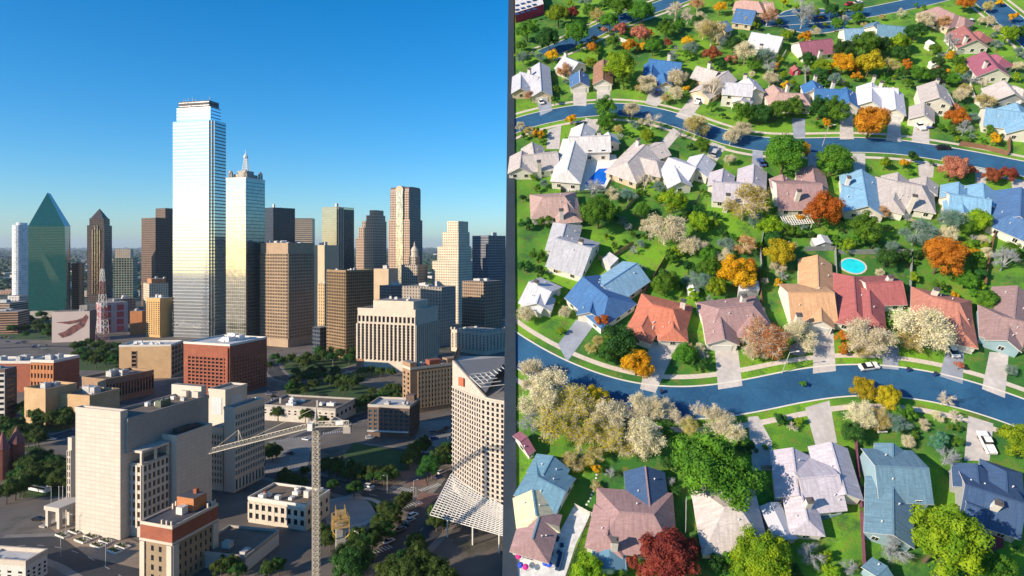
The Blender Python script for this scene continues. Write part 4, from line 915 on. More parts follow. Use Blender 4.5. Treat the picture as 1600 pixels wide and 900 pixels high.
def make_car(mw, kind, colour, label, group):
    t = thing('parked_car' if kind != 'pickup' else 'pickup_truck', label, 'pickup truck' if kind == 'pickup' else 'car', mw, group)
    if kind not in _CM:
        b_, g_ = car_parts(kind); wm = MB(); wm.tube((0, -.11, 0), (0, .11, 0), .34, .34, 14)
        hb = MB(); hb.tube((0, -.125, 0), (0, .125, 0), .19, .19, 10)
        h = MB(); h.box((0, 0, 0), (.08, .34, .14)); h2 = MB(); h2.box((0, 0, 0), (.08, .3, .16))
        _CM[kind] = (b_, g_.mesh('glazing', darkglass), wm.mesh('tyre', rub), hb.mesh('rim', hubm), h.mesh('headlight', lampw), h2.mesh('taillight', lampr), {})
    b_, g_, wm, hb, h, h2, bod = _CM[kind]
    me = bod.get(colour) or bod.setdefault(colour, b_.mesh('body', paint(colour, CARC[colour])))
    link('body', me, t); link('glazing', g_, t)
    for sx in (-1.42, 1.42):
        for sy in (-.82, .82): wv = link('wheel', wm, t, Matrix.Translation((sx, sy, .34))); link('rim', hb, wv)
    for sy in (-.6, .6): link('headlight', h, t, Matrix.Translation((2.33, sy, .68 if kind == 'sedan' else .78))); link('taillight', h2, t, Matrix.Translation((-2.34, sy, .7 if kind == 'sedan' else .85)))
    return t
CITYCARS = [(577, 762, -20, 'white', 'suv', 'white van like car driving past the lawn hedge'), (645, 808, 52, 'white', 'suv', 'white car parked on the avenue, nearest its brick crossing'), (641, 815, 52, 'silver', 'sedan', 'silver car parked on the avenue behind the white one'), (608, 848, 50, 'white', 'sedan', 'white car alone by the kerb near the scaffold core'),
            (632, 824, 52, 'black', 'sedan', 'black car parked on the avenue beneath kerb trees'), (627, 830, 52, 'grey', 'suv', 'grey car parked on the avenue behind the black one'), (478, 688, -25, 'white', 'sedan', 'white car on the gravel lot behind crane'), (455, 710, -22, 'black', 'sedan', 'black car on the gravel lot behind crane'),
            (60, 813, 0, 'black', 'sedan', 'black car on the road beside the portico'), (80, 688, 15, 'white', 'sedan', 'white car on the street near the red turrets'), (545, 583, 20, 'white', 'suv', 'white car far off beside the colonnaded building'), (690, 740, 50, 'white', 'suv', 'white car parked beside the curved building'), (685, 747, 50, 'blue', 'sedan', 'blue car parked beside the curved building')]
for x, y, az, colr, kd, lb in CITYCARS:
    p = gp(x, y); make_car(T(p[0], p[1], .1, R(az)), kd, colr, lb, 'cars on the downtown streets')
g = random.Random(11)
for (x0, y0, x1, y1, n_) in ((0, 528, 70, 545, 14), (165, 500, 225, 520, 12), (150, 535, 180, 540, 5), (418, 610, 450, 640, 8), (590, 668, 570, 690, 4), (672, 690, 700, 668, 6), (100, 600, 120, 590, 4), (20, 690, 60, 676, 4), (330, 728, 420, 742, 3)):
    for k in range(n_):
        t_ = (k+.5)/n_; p = gp(x0+(x1-x0)*t_+g.uniform(-6, 6), y0+(y1-y0)*t_+g.uniform(-4, 4)); make_car(T(p[0], p[1], .1, g.choice((.4, -1.1, .5))), g.choice(('sedan', 'suv')), g.choice(('white', 'silver', 'black', 'grey', 'blue', 'red', 'white')), 'tiny car standing among others on a downtown lot or street', 'small cars on the downtown lots')
p = gp(62, 768); t = thing('city_bus', 'white and dark bus parked near the red turreted courthouse', 'bus', T(p[0], p[1], .1, R(-20)))
mb = MB(); mb.box((0, 0, 1.75), (11, 2.5, 2.7)); mb.build('body', paint('white', (.75, .75, .75)), t)
for s_ in (-1, 1): mb = MB(); mb.box((0, s_*1.26, 2.1), (10.2, .04, .9)); mb.build('window', darkglass, t)
for sx in (-3.4, 3.4):
    for sy in (-1.1, 1.1): mb = MB(); mb.tube((sx, sy-.15, .5), (sx, sy+.15, .5), .5, .5, 12); mb.build('wheel', rub, t)
# ---- street lamps ----
lm = [MB(), MB()]; lm[0].tube((0, 0, 0), (0, 0, 8), .12, .08, 6); lm[0].bar((0, 0, 7.9), (1.6, 0, 8.2), .1); lm[1].box((1.8, 0, 8.15), (.7, .3, .15))
lm = [lm[0].mesh('pole', unitgrey), lm[1].mesh('lamp_head', steelwhite)]
for x, y in ((455, 745), (540, 748), (605, 770), (646, 780), (650, 792), (440, 640), (410, 705), (80, 790), (103, 838), (165, 885), (95, 870), (300, 745), (560, 868), (494, 640), (565, 585), (700, 705), (520, 575), (465, 568)):
    p = gp(x, y); t = thing('street_lamp', 'grey street lamp on a slim pole along a downtown street', 'street lamp', T(p[0], p[1], 0, random.random()*6), 'downtown street lamps'); link('pole', lm[0], t); link('lamp_head', lm[1], t)
# ---- downtown trees: clumps given by pixel, radius in metres ----
def place_city(lst, label, group):
    for i, (x, y, r) in enumerate(lst):
        p = gp(x, y); make_tree(T(p[0], p[1], 0), r*1.22, 'city' if random.random() < .75 else 'dark', label, group, 'street_tree')
HEDGE = [(514, 745), (522, 738), (530, 742), (538, 748), (545, 742), (552, 750), (560, 745), (568, 752), (576, 748), (584, 755), (592, 752), (600, 757), (608, 752), (616, 755), (526, 748), (543, 753), (560, 754), (580, 758), (597, 760), (510, 738), (602, 748)]
place_city([(x, y, random.uniform(2.6, 3.6)) for x, y in HEDGE], 'dark green tree in the thick row below the city lawn', 'trees hedging the city lawn')
place_city([(640, 728, 4), (647, 722, 4), (654, 716, 4), (661, 710, 4), (635, 735, 3.6)], 'dark green tree in the dense clump right of the city lawn', 'clump right of the city lawn')
place_city([(675, 748, 4.6), (684, 736, 4.2), (692, 726, 4), (700, 718, 4), (706, 735, 3.5), (668, 752, 4)], 'leafy street tree lining the avenue by the curved building', 'avenue trees')
place_city([(600, 812, 3.2), (606, 822, 3.4), (612, 832, 3.4), (598, 838, 3.2), (590, 848, 3.2), (603, 846, 3), (616, 818, 3), (622, 806, 3), (630, 795, 3), (636, 790, 2.6), (592, 830, 3)], 'dark green tree along the parking kerb of the avenue', 'trees along the parking kerb')
place_city([(560, 860, 3.6), (570, 866, 3.4), (582, 862, 3.2), (556, 872, 3.2), (548, 884, 3), (515, 862, 3), (508, 850, 3)], 'dark green tree around the scaffolded core', 'trees round the scaffolded core')
place_city([(552, 905, 5.5), (545, 918, 5)], 'bright green tree at the foot of the scaffolded core', 'bright trees by the core')
place_city([(612, 930, 5.2), (630, 925, 5.4), (648, 922, 5.6), (664, 930, 5), (680, 936, 5), (640, 940, 5.6), (694, 944, 4.6)], 'large sunlit green tree at the near edge of the avenue', 'large trees at the near edge')
place_city([(648, 868, 3), (650, 858, 2.6), (682, 830, 3.4), (688, 820, 3.4), (680, 815, 3), (692, 832, 3)], 'rounded tree beside the lattice canopy', 'trees beside the lattice canopy')
place_city([(448, 760, 3.2), (460, 764, 3.2), (470, 768, 3), (455, 770, 3), (445, 752, 2.6), (440, 766, 3), (520, 772, 3), (553, 778, 3), (558, 772, 2.6), (476, 748, 2.6)], 'dark tree behind the stone row building', 'trees behind the stone row')
place_city([(424, 712, 3), (432, 716, 3), (426, 722, 3), (418, 716, 3)], 'dark tree beside the courts office wing', 'trees beside the office wing')
place_city([(434, 658, 4), (477, 662, 4), (505, 668, 3)], 'tree standing against the low white building', 'trees against the low white building')
place_city([(560, 645, 4), (568, 640, 4), (572, 632, 3.6), (600, 625, 4), (610, 618, 4), (620, 622, 4.4), (605, 630, 4), (615, 628, 4.2), (590, 635, 4), (582, 642, 3), (600, 640, 4), (622, 632, 4)], 'green park tree beside the dark brick loft', 'park trees by the brick loft')
place_city([(455, 615, 4), (462, 606, 4.4), (470, 600, 4), (480, 595, 4.2), (488, 600, 4), (498, 594, 4), (508, 598, 4), (515, 603, 3.6), (530, 612, 4), (540, 605, 4), (550, 610, 4), (560, 604, 4), (490, 610, 4), (455, 625, 3.6), (530, 600, 3.6)], 'dark park tree between the grid tower and brick loft', 'trees of the shaded park')
place_city([(430, 568, 4.2), (440, 574, 4.2), (455, 570, 4.6), (468, 574, 4.6), (480, 568, 4.6), (492, 572, 4.8), (505, 566, 5), (518, 570, 5), (532, 564, 5), (545, 570, 4.6), (500, 558, 4.6), (520, 556, 4.6), (538, 554, 4.6), (552, 560, 4.6), (565, 590, 4), (580, 588, 4), (595, 590, 4), (610, 592, 4), (420, 580, 4)], 'dark tree in the long grove before the colonnaded building', 'long grove before the colonnade')
place_city([(x, y, random.uniform(4.5, 6)) for x, y in ((10, 512), (22, 508), (34, 514), (46, 506), (58, 512), (70, 506), (78, 518), (60, 522), (40, 520), (20, 522), (5, 505), (30, 500), (85, 505), (95, 530), (75, 530), (65, 500))], 'dark tree in the grove before the green wedge tower', 'grove before the green wedge tower')
place_city([(x, y, random.uniform(4, 5.5)) for x, y in ((118, 552), (128, 548), (138, 544), (148, 550), (158, 545), (168, 552), (178, 548), (185, 560), (175, 565), (160, 562), (145, 562), (132, 560), (120, 566), (150, 575), (165, 574), (180, 575), (135, 572))], 'dark tree in the grove left of the tan building', 'grove left of the tan building')
place_city([(x, y, random.uniform(3.4, 4.6)) for x, y in ((36, 652), (46, 656), (56, 660), (66, 656), (76, 662), (86, 658), (96, 664), (106, 660), (60, 668), (80, 670), (100, 672), (112, 668), (90, 650), (50, 646), (110, 655), (70, 646))], 'dark tree in the row below the flat roofed depot', 'row below the depot')
place_city([(x, y, random.uniform(3.4, 4.4)) for x, y in ((5, 678), (15, 682), (28, 678), (40, 686), (52, 692), (60, 698), (44, 700), (30, 694), (8, 690))], 'dark street tree behind the red turrets', 'street trees behind the turrets')
place_city([(x, y, random.uniform(3.6, 4.8)) for x, y in ((38, 752), (48, 744), (58, 738), (68, 734), (78, 740), (88, 746), (98, 752), (52, 758), (64, 754), (76, 756), (88, 760), (100, 764), (40, 764), (58, 768), (74, 768), (94, 772), (10, 788), (24, 782), (36, 778))], 'dark tree in the grove beside the courts end wall', 'grove beside the courts')
place_city([(352, 888, 2.4), (360, 902, 3), (345, 905, 3), (372, 908, 2.6), (420, 905, 2.6), (435, 898, 2.4)], 'dark tree beside the flat grey block', 'trees by the flat grey block')
PARKS = [([(440, 560), (590, 552), (600, 585), (520, 600), (450, 590)], 14, 'spreading tree on the park lawn before the colonnaded building', 'park lawn before the colonnade'), ([(0, 498), (100, 500), (120, 532), (0, 530)], 12, 'spreading tree on the lawn before the green wedge tower', 'lawn before the green wedge tower'), ([(115, 545), (185, 545), (190, 580), (120, 578)], 10, 'spreading tree on the lawn left of the tan building', 'lawn left of the tan building'),
         ([(30, 648), (115, 646), (118, 676), (35, 674)], 12, 'spreading tree on the lawn below the flat roofed depot', 'lawn below the depot'), ([(30, 736), (106, 744), (112, 774), (30, 778)], 12, 'spreading tree on the lawn beside the courts end wall', 'lawn beside the courts'), ([(440, 602), (560, 598), (622, 626), (560, 650), (470, 636)], 14, 'spreading tree in the shaded park by the brick loft', 'shaded park by the brick loft'), ([(-10, 672), (60, 676), (64, 706), (-10, 706)], 8, 'spreading tree on the corner lawn behind red turrets', 'corner lawn behind red turrets')]
g = random.Random(17)
def inpx(x, y, q):
    c = False
    for (ax, ay), (bx, by) in zip(q, q[1:]+q[:1]):
        if (ay > y) != (by > y) and x < (bx-ax)*(y-ay)/(by-ay)+ax: c = not c
    return c
for q, n_, lb, gr in PARKS:
    sheet('lawn', [gp(*p) for p in q], .012, lawnc); k = 0; xs = [p[0] for p in q]; ys = [p[1] for p in q]; L_ = []
    while k < n_:
        x, y = g.uniform(min(xs), max(xs)), g.uniform(min(ys), max(ys))
        if inpx(x, y, q): L_.append((x, y, g.uniform(2.6, 4.4))); k += 1
    place_city(L_, lb, gr)
# parking lots and low rise beyond
for i in range(150):
    yy = 388.5+ (i/150)**1.6*75; dd = F*CH/(yy-HY); px = random.uniform(-20, 790); s_ = 14+dd*.012
    if dd > 9000: continue
    t = thing('distant_building', 'tiny pale low building far off on the hazy plain', 'building', T((px-800)/F*dd, dd, 0, random.uniform(0, 1.5)), 'low buildings on the far plain')
    mb = MB(); a, c, h = s_*random.uniform(.8, 2.6), s_*random.uniform(.6, 1.2), random.uniform(5, 13)*(1+dd/9000)
    mb.prism([(-a/2, -c/2), (a/2, -c/2), (a/2, c/2), (-a/2, c/2)], 0, h, mtop=1); mb.box((a*.2, 0, h+1.5), (a*.2, c*.3, 3))
    link('wall', mb.mesh('wall', [random.choice((FO('f_lo1', (.50, .42, .34), (.12, .10, .10), 6, 4, .6, .4), FO('f_lo2', (.34, .20, .14), (.08, .06, .06), 6, 4, .5, .4), FO('f_lo3', (.58, .56, .54), (.2, .2, .2), 8, 5, .7, .3))), random.choice((roofwhite, roofgrey))]), t)
# far woodland reads as one carpet
mb = MB(); g = np.random.default_rng(5)
for i in range(5200):
    yy = 388+g.uniform(0, 1)**1.5*74; dd = F*CH/(yy-HY); x = (g.uniform(-30, 795)-800)/F*dd
    r = g.uniform(6, 13)*(1+dd/5000); h = r*g.uniform(.5, .9)
    a0 = g.uniform(0, 6.28); ring = [(x+r*math.cos(a0+k*1.2566)*g.uniform(.7, 1.1), dd+r*math.sin(a0+k*1.2566)*g.uniform(.7, 1.1)) for k in range(5)]
    ap = (x+g.uniform(-.2, .2)*r, dd, h)
    for k in range(5):
        p, q = ring[k], ring[(k+1) % 5]; pm = (p[0]*.7+x*.3, p[1]*.7+dd*.3, h*.75); qm = (q[0]*.7+x*.3, q[1]*.7+dd*.3, h*.75)
        mb.face([(p[0], p[1], 0), (q[0], q[1], 0), qm, pm]); mb.face([pm, qm, ap])
tag(mb.build('far_woods', leafm('leaf_far', (.02, .045, .025), (.05, .085, .035), .1)), 'dark wooded plain stretching to the horizon behind downtown', 'woods', kind='stuff')
# ================================================================== SUBURB on the steep hillside right of downtown
KX, KY, Z0 = .09, .935, -69.6
NL = math.sqrt(1+KX*KX+KY*KY)
NV = Vector((-KX, -KY, 1))/NL; EX = Vector((1, 0, KX)).normalized(); EY = NV.cross(EX)
SLAB = Matrix(((EX.x, EY.x, NV.x, 0), (EX.y, EY.y, NV.y, 0), (EX.z, EY.z, NV.z, Z0), (0, 0, 0, 1))); SINV = SLAB.inverted()
def dep(px, py, h=0): return (CH-Z0-h*NL)/(KY+KX*(px-800)/F-(HY-py)/F)
def L(px, py, h=0):
    d = dep(px, py, h); q = SINV @ Vector(((px-800)/F*d, d, CH+(HY-py)/F*d)); return Vector((q.x, q.y))
def clampx(p):
    wx = EX.x*p.x+EY.x*p.y; return p if wx > .6 else Vector((p.x+(.6-wx)/EX.x, p.y))
def SM(x, y, rz=0, z=0): return SLAB @ T(x, y, z, rz)
def spart(name, mb, mats, root):
    o = mb.build(name, mats); o.parent = root; o.matrix_parent_inverse = root.matrix_world.inverted(); o.matrix_world = SLAB; return o
def slink(name, me, root, mw):
    o = link(name, me); o.parent = root; o.matrix_parent_inverse = root.matrix_world.inverted(); o.matrix_world = mw; return o
# hill body and turf
HX0, HX1, HB = -.9, 330, 430
def hz(x, y): return Z0+KY*y+KX*x
mb = MB()
f0, f1 = (-Z0-KX*HX0)/KY+.5, (-Z0-KX*HX1)/KY+.5
tp = [(HX0, f0), (HX1, f1), (HX1, HB), (HX0, HB)]
tl = [Vector((x, y, hz(x, y)-.5)) for x, y in tp]; bl = [Vector((x, y, -.5)) for x, y in tp]
mb.face(tl)
for i in range(4): j = (i+1) % 4; mb.face([bl[i], bl[j], tl[j], tl[i]])
tag(mb.build('hillside', plain('hill_earth', (.20, .16, .11), .95, .3, .05, scale2=.5)), kind='structure')
m, n, l, bs = _base('lawn_mix')
f = noise(n, l, .035, 4); f2 = noise(n, l, .35, 5, rough=.7); f3 = noise(n, l, 3.0, 2)
c1 = mixc(n, l, ramp(n, l, f, .40, .58), (.034, .15, .018), (.17, .37, .012)); c1 = mixc(n, l, ramp(n, l, f2, .52, .72), c1, (.22, .17, .04)); c1 = mixc(n, l, mth(n, l, 'MULTIPLY', ramp(n, l, f3, .3, .7), .45), c1, (.012, .06, .008))
f4 = noise(n, l, .12, 6, rough=.75); c1 = mixc(n, l, mth(n, l, 'MULTIPLY', ramp(n, l, f4, .52, .66), .8), c1, (.012, .07, .02)); c1 = mixc(n, l, mth(n, l, 'MULTIPLY', ramp(n, l, noise(n, l, .21, 6, rough=.8), .6, .7), .8), c1, (.26, .20, .10))
l.new(c1, bs.inputs['Base Color']); bs.inputs['Roughness'].default_value = .95
mb = MB(); q = [SINV @ Vector((x, y, hz(x, y))) for x, y in tp]; mb.face([(p.x, p.y, 0) for p in q]); tag(mb.build('lawn', m, None, SLAB), kind='structure')
# dark wall that ends the hillside on its downtown side
mb = MB(); X0, X1, hh = -1.85, .9, .8
def ring(y, zb): return [Vector((X0, y, zb)), Vector((X1, y, zb)), Vector((X1, y, hz(X1, y)+hh)), Vector((X0, y, hz(X0, y)+hh))]
a, b_ = ring(f0-1.5, -.4), ring(HB+1, -.4)
mb.face(a); mb.face(b_[::-1])
for i in range(4): j = (i+1) % 4; mb.face([a[j], a[i], b_[i], b_[j]])
rw = plain('slate_wall', (.020, .036, .055), .8, .15, .2, scale2=1)
t = thing('retaining_wall', 'long dark slate retaining wall that ends the hillside suburb beside downtown', 'wall', T(-.5, f0)); wpart('wall', mb, rw, t)
# ---- streets ----
sasph, n, l, bs = _base('street_asphalt')
c1 = mixc(n, l, ramp(n, l, noise(n, l, .12, 5), .35, .65), (.006, .062, .15), (.018, .105, .215)); c1 = mixc(n, l, mth(n, l, 'MULTIPLY', ramp(n, l, noise(n, l, 1.2, 4, rough=.7), .5, .7), .5), c1, (.05, .11, .165))
vo = n.new('ShaderNodeTexVoronoi'); vo.feature = 'DISTANCE_TO_EDGE'; vo.inputs['Scale'].default_value = .16; tcn = n.new('ShaderNodeTexCoord'); l.new(tcn.outputs['Object'], vo.inputs['Vector'])
c1 = mixc(n, l, mth(n, l, 'MULTIPLY', mth(n, l, 'LESS_THAN', vo.outputs['Distance'], .011), .28), c1, (.004, .02, .05)); l.new(c1, bs.inputs['Base Color']); bs.inputs['Roughness'].default_value = .85; swalk = plain('sidewalk', (.60, .52, .45), .9, .12, .3, scale2=1.5); kerbm = plain('kerb', (.62, .58, .52), .9, .1, .4)
drivem = plain('driveway', (.52, .48, .46), .9, .16, .25, scale2=.9); drived = plain('driveway_worn', (.30, .33, .40), .9, .25, .2, scale2=.8)
def street(pix, wd, i, walk=True, mat=None):
    P = smooth([L(*q) for q in pix], 3); strip_w('street', P, wd, .03+.004*i, mat or sasph, True, SLAB)
    for s_ in (-1, 1):
        mb = MB(); A = offs(P, s_*(wd/2+.0)); B = [clampx(p) for p in offs(P, s_*(wd/2+.35))]; A = [clampx(p) for p in A]
        for k in range(len(P)-1):
            q = [A[k], A[k+1], B[k+1], B[k]]
            if s_ < 0: q = q[::-1]
            mb.face([(p.x, p.y, .13) for p in q]); mb.face([(A[k+1].x, A[k+1].y, .0), (A[k+1].x, A[k+1].y, .13), (A[k].x, A[k].y, .13), (A[k].x, A[k].y, 0)])
        tag(mb.build('kerb', kerbm, None, SLAB), kind='structure')
        if walk: strip_w('sidewalk', offs(P, s_*(wd/2+2.9)), 1.3, .05+.004*i, swalk, True, SLAB)
    return P
ST1 = street([(740, 226), (803, 196), (850, 183), (905, 173), (960, 170), (1010, 175), (1060, 188), (1110, 207), (1160, 222), (1215, 228), (1280, 227), (1340, 226), (1400, 229), (1450, 236), (1520, 248), (1600, 264), (1700, 285)], 8.6, 0)
ST2 = street([(740, 490), (780, 530), (830, 562), (880, 588), (940, 611), (1000, 625), (1060, 630), (1120, 627), (1180, 617), (1240, 604), (1300, 595), (1360, 593), (1420, 598), (1480, 609), (1540, 626), (1600, 647), (1680, 680)], 8.4, 1)
street([(1500, -30), (1545, 3), (1600, 50), (1660, 110), (1720, 180)], 12, 2)
street([(1190, 35), (1262, 30), (1345, 22), (1400, 11), (1460, -2), (1540, -25)], 9, 3, False)
street([(850, 85), (905, 62), (960, 34), (1030, 10), (1090, -12)], 9, 4)
c = L(1268, 32); mb = MB(); mb.face([(c.x+15*math.cos(k*.2618), c.y+13*math.sin(k*.2618), .05) for k in range(24)]); tag(mb.build('street', sasph, None, SLAB), kind='structure')
mb = MB()
for k in range(24):
    a0, a1 = k*.2618, (k+1)*.2618
    if 20 < k or k < 3: continue
    mb.face([(c.x+15*math.cos(a0), c.y+13*math.sin(a0), .14), (c.x+15*math.cos(a1), c.y+13*math.sin(a1), .14), (c.x+15.5*math.cos(a1), c.y+13.5*math.sin(a1), .14), (c.x+15.5*math.cos(a0), c.y+13.5*math.sin(a0), .14)][::-1])
tag(mb.build('kerb', kerbm, None, SLAB), kind='structure')
DRV = [[(838, 153), (860, 152), (863, 173), (844, 181)], [(895, 140), (917, 140), (916, 166), (896, 165)], [(932, 134), (954, 133), (953, 160), (933, 160)], [(1016, 138), (1034, 130), (1042, 152), (1026, 167), (1008, 162)],
       [(1082, 150), (1104, 150), (1076, 190), (1055, 182)], [(1237, 185), (1258, 185), (1258, 215), (1240, 215)], [(1312, 180), (1332, 180), (1334, 218), (1312, 218)], [(1390, 178), (1407, 178), (1408, 222), (1384, 220)], [(1430, 180), (1452, 178), (1452, 226), (1424, 222)],
       [(856, 203), (877, 196), (874, 233), (854, 233)], [(914, 184), (938, 190), (934, 206), (918, 204)], [(1052, 200), (1064, 208), (1044, 232), (1030, 224)], [(1112, 222), (1134, 230), (1120, 252), (1104, 244)], [(1176, 235), (1192, 238), (1192, 264), (1174, 262)], [(1262, 237), (1276, 240), (1276, 262), (1262, 262)],
       [(1332, 240), (1352, 240), (1352, 268), (1334, 268)], [(1434, 252), (1460, 252), (1458, 278), (1436, 276)], [(1524, 262), (1544, 266), (1540, 288), (1524, 286)], [(1580, 282), (1604, 286), (1604, 306), (1582, 304)],
       [(872, 538), (900, 500), (934, 500), (886, 566)], [(1016, 535), (1062, 532), (1024, 614), (1000, 608)], [(1116, 538), (1152, 538), (1160, 603), (1122, 609)], [(1272, 502), (1301, 502), (1306, 580), (1270, 584)], [(1382, 540), (1404, 540), (1404, 578), (1378, 576)],
       [(1482, 532), (1507, 532), (1504, 600), (1468, 588)], [(1546, 550), (1576, 552), (1570, 622), (1534, 608)], [(1168, 652), (1184, 650), (1206, 690), (1206, 735), (1176, 735)], [(1258, 637), (1296, 626), (1308, 692), (1274, 696)], [(1513, 650), (1552, 662), (1546, 720), (1506, 720)]]
for k, q in enumerate(DRV):
    mb = MB(); mb.face([(*L(*p), .062+.0035*(k % 3)) for p in q][::-1]); tag(mb.build('driveway', drived if k in (0, 19, 23, 24, 5, 13) else drivem, None, SLAB), kind='structure')
# ---- houses ----
ROOF = {'cream': shingle('roof_cream', (.66, .58, .40)), 'pale': shingle('roof_pale', (.60, .60, .67)), 'grey': shingle('roof_grey', (.48, .49, .55)), 'tan': shingle('roof_tan', (.51, .46, .45)), 'brown': shingle('roof_tbrown', (.30, .17, .12)),
        'orange': shingle('roof_orange', (.60, .36, .21)), 'terra': shingle('roof_terra', (.52, .19, .13)), 'red': shingle('roof_red', (.36, .13, .13)), 'pink': shingle('roof_pink', (.48, .32, .29)),
        'plum': shingle('roof_plum', (.30, .11, .16)), 'blue': shingle('roof_blue', (.07, .17, .37)), 'steel': shingle('roof_steel', (.13, .24, .33)), 'navy': shingle('roof_navy', (.05, .095, .19)), 'mauve': shingle('roof_mauve', (.33, .22, .22)),
        'lilac': shingle('roof_lilac', (.54, .50, .57)), 'sky': shingle('roof_sky', (.22, .38, .54)), 'white': shingle('roof_wht', (.68, .66, .67))}
WALLM = {'w': plain('wall_white', (.74, .71, .66), .85, .1, .4), 'c': plain('wall_cream', (.64, .52, .38), .85, .1, .4), 'b': plain('wall_brick', (.36, .20, .14), .9, .18, .5, scale2=2), 'g': plain('wall_grey', (.40, .42, .44), .85, .1, .4), 't': plain('wall_teal', (.28, .42, .50), .85, .1, .4)}
trimw = plain('trim_white', (.75, .74, .72), .7, .06, 1); pipe = plain('vent_pipe', (.7, .7, .7), .5, .1, 2); stonec = plain('chimney_white', (.70, .66, .62), .85, .12, .8); doorw = plain('garage_white', (.70, .69, .67), .6, .06, 1)
capm = plain('chimney_cap', (.10, .09, .09), .6, .2, 1)
wm_ = MB(); wm_.box((0, 0, 0), (1.25, .1, 1.35)); 
for k_ in (-.29, .29): wm_.box((k_, 0, 0), (.5, .14, 1.16), None, 1)
WINME = wm_.mesh('window', [trimw, darkglass])
gm_ = MB(); gm_.box((0, 0, 1.1), (4.9, .1, 2.2))
for k_ in range(4): gm_.box((0, -.03, .3+k_*.54), (4.6, .1, .44))
GARME = gm_.mesh('garage_door', doorw)
vm_ = MB(); vm_.lathe([(.09, 0), (.09, .5), (.15, .5), (.15, .6), (0, .63)], (0, 0, 0), 8); VENTME = vm_.mesh('roof_vent', pipe)
PITCH = .58; HOUSES = []; SEGS = []
def house(short, label, rc, wc, wings, chim=(), fixed=None):
    """wings: (ridge x1, y1, x2, y2 in the photograph, width in metres, end types, eave height, flags)"""
    W = []; zo = 0
    for wg_ in wings:
        x1, y1, x2, y2, wd, ty = wg_[:6]; he = wg_[6] if len(wg_) > 6 else 2.8; fl = wg_[7] if len(wg_) > 7 else ''
        hr = he+(wd/2-.45)*PITCH+zo; a, b = L(x1, y1, hr+.18), L(x2, y2, hr+.18); W.append((a, b, wd, ty, he+zo, hr, fl)); zo += .017
    cx = sum((w_[0]+w_[1]).x/2 for w_ in W)/len(W); cy = sum((w_[0]+w_[1]).y/2 for w_ in W)/len(W)
    th = math.atan2((W[0][1]-W[0][0]).y, (W[0][1]-W[0][0]).x)
    root = thing('house', label, 'house', SM(cx, cy, th), 'houses of the hillside suburb'); HOUSES.append((short, Vector((cx, cy)), root)); SEGS.extend((w_[0], w_[1], w_[2]) for w_ in W)
    rm = ROOF[rc]; wl = WALLM[wc]; wallmb, roofmb = MB(), MB(); rects = []; rmats = [rm, trimw]
    g = random.Random(short)
    for a, b, wd, ty, he, hr, fl in W:
        u = (b-a).normalized(); v = Vector((-u.y, u.x)); ov = .45; hw = wd/2; h1 = ty[0] == 'h'; h2 = ty[-1] == 'h'
        a0 = a-u*(wd*.34 if h1 else 0); b0 = b+u*(wd*.34 if h2 else 0)            # eave rectangle along u
        rects.append((a0, b0, u, v, hw-ov))
        ze = hr-hw*PITCH; t_ = .18
        P3 = lambda p, z: (p.x, p.y, z)
        # walls inset from the eaves
        wa, wb = a0+u*ov, b0-u*ov; ww = hw-ov; hwall = he-.02
        r = [wa-v*ww, wb-v*ww, wb+v*ww, wa+v*ww]; wallmb.prism([(p.x, p.y) for p in r], -.1, hwall, top=False)
        for p, isg, s_ in ((wa, not h1, -1), (wb, not h2, 1)):
            if isg:
                q = [P3(p-v*ww, hwall), P3(p+v*ww, hwall), P3(p, hr-.03)]; wallmb.face(q if s_ > 0 else q[::-1])
        e = [a0-v*hw, b0-v*hw, b0+v*hw, a0+v*hw]; f_start = len(roofmb.mi)
        for s_, (i, j) in ((-1, (0, 1)), (1, (3, 2))):
            tq = [P3(e[i], ze+t_), P3(e[j], ze+t_), P3(b, hr+t_), P3(a, hr+t_)]; bq = [P3(e[i], ze), P3(e[j], ze), P3(b, hr), P3(a, hr)]
            uq = [((p_[0]-a0.x)*u.x+(p_[1]-a0.y)*u.y, sl_) for p_, sl_ in zip(tq, (0, 0, hw*1.15, hw*1.15))]; roofmb.face(tq if s_ < 0 else tq[::-1], uq if s_ < 0 else uq[::-1]); roofmb.face(bq[::-1] if s_ < 0 else bq); roofmb.face([bq[0], bq[1], tq[1], tq[0]], None, 1)
            if not h1: roofmb.face([bq[3], bq[0], tq[0], tq[3]], None, 1)
            if not h2: roofmb.face([bq[1], bq[2], tq[2], tq[1]], None, 1)
        for hip, c_, i, j in ((h1, a, 3, 0), (h2, b, 1, 2)):
            if hip: roofmb.face([P3(e[i], ze+t_), P3(e[j], ze+t_), P3(c_, hr+t_)], [(0, 0), (wd, 0), (wd/2, hw)]); roofmb.face([P3(e[j], ze), P3(e[i], ze), P3(c_, hr)]); roofmb.face([P3(e[i], ze), P3(e[j], ze), P3(e[j], ze+t_), P3(e[i], ze+t_)], None, 1)
        ck = fl.split('C=')[1] if 'C=' in fl else None
        if ck:
            if ROOF[ck] not in rmats: rmats.append(ROOF[ck])
            ci = rmats.index(ROOF[ck])
            for q in range(f_start, len(roofmb.mi)):
                if roofmb.mi[q] == 0: roofmb.mi[q] = ci
        mbr = MB(); up = hr+t_+.02; mbr.bar(P3(a, up), P3(b, up), .32, .07); roofmb.v += []; 
        bb = len(roofmb.v); roofmb.v += mbr.v; roofmb.f += [tuple(q+bb for q in f_) for f_ in mbr.f]; roofmb.uv += mbr.uv; roofmb.mi += mbr.mi
    spart('wall', wallmb, wl, root); spart('roof', roofmb, rmats, root)
    def inside(p, skip):
        for k, (a0, b0, u, v, ww) in enumerate(rects):
            if k == skip: continue
            q = p-a0; s_ = q.dot(u); t_ = q.dot(v)
            if -.2 < s_ < (b0-a0).length+.2 and abs(t_) < ww+.3: return True
        return False
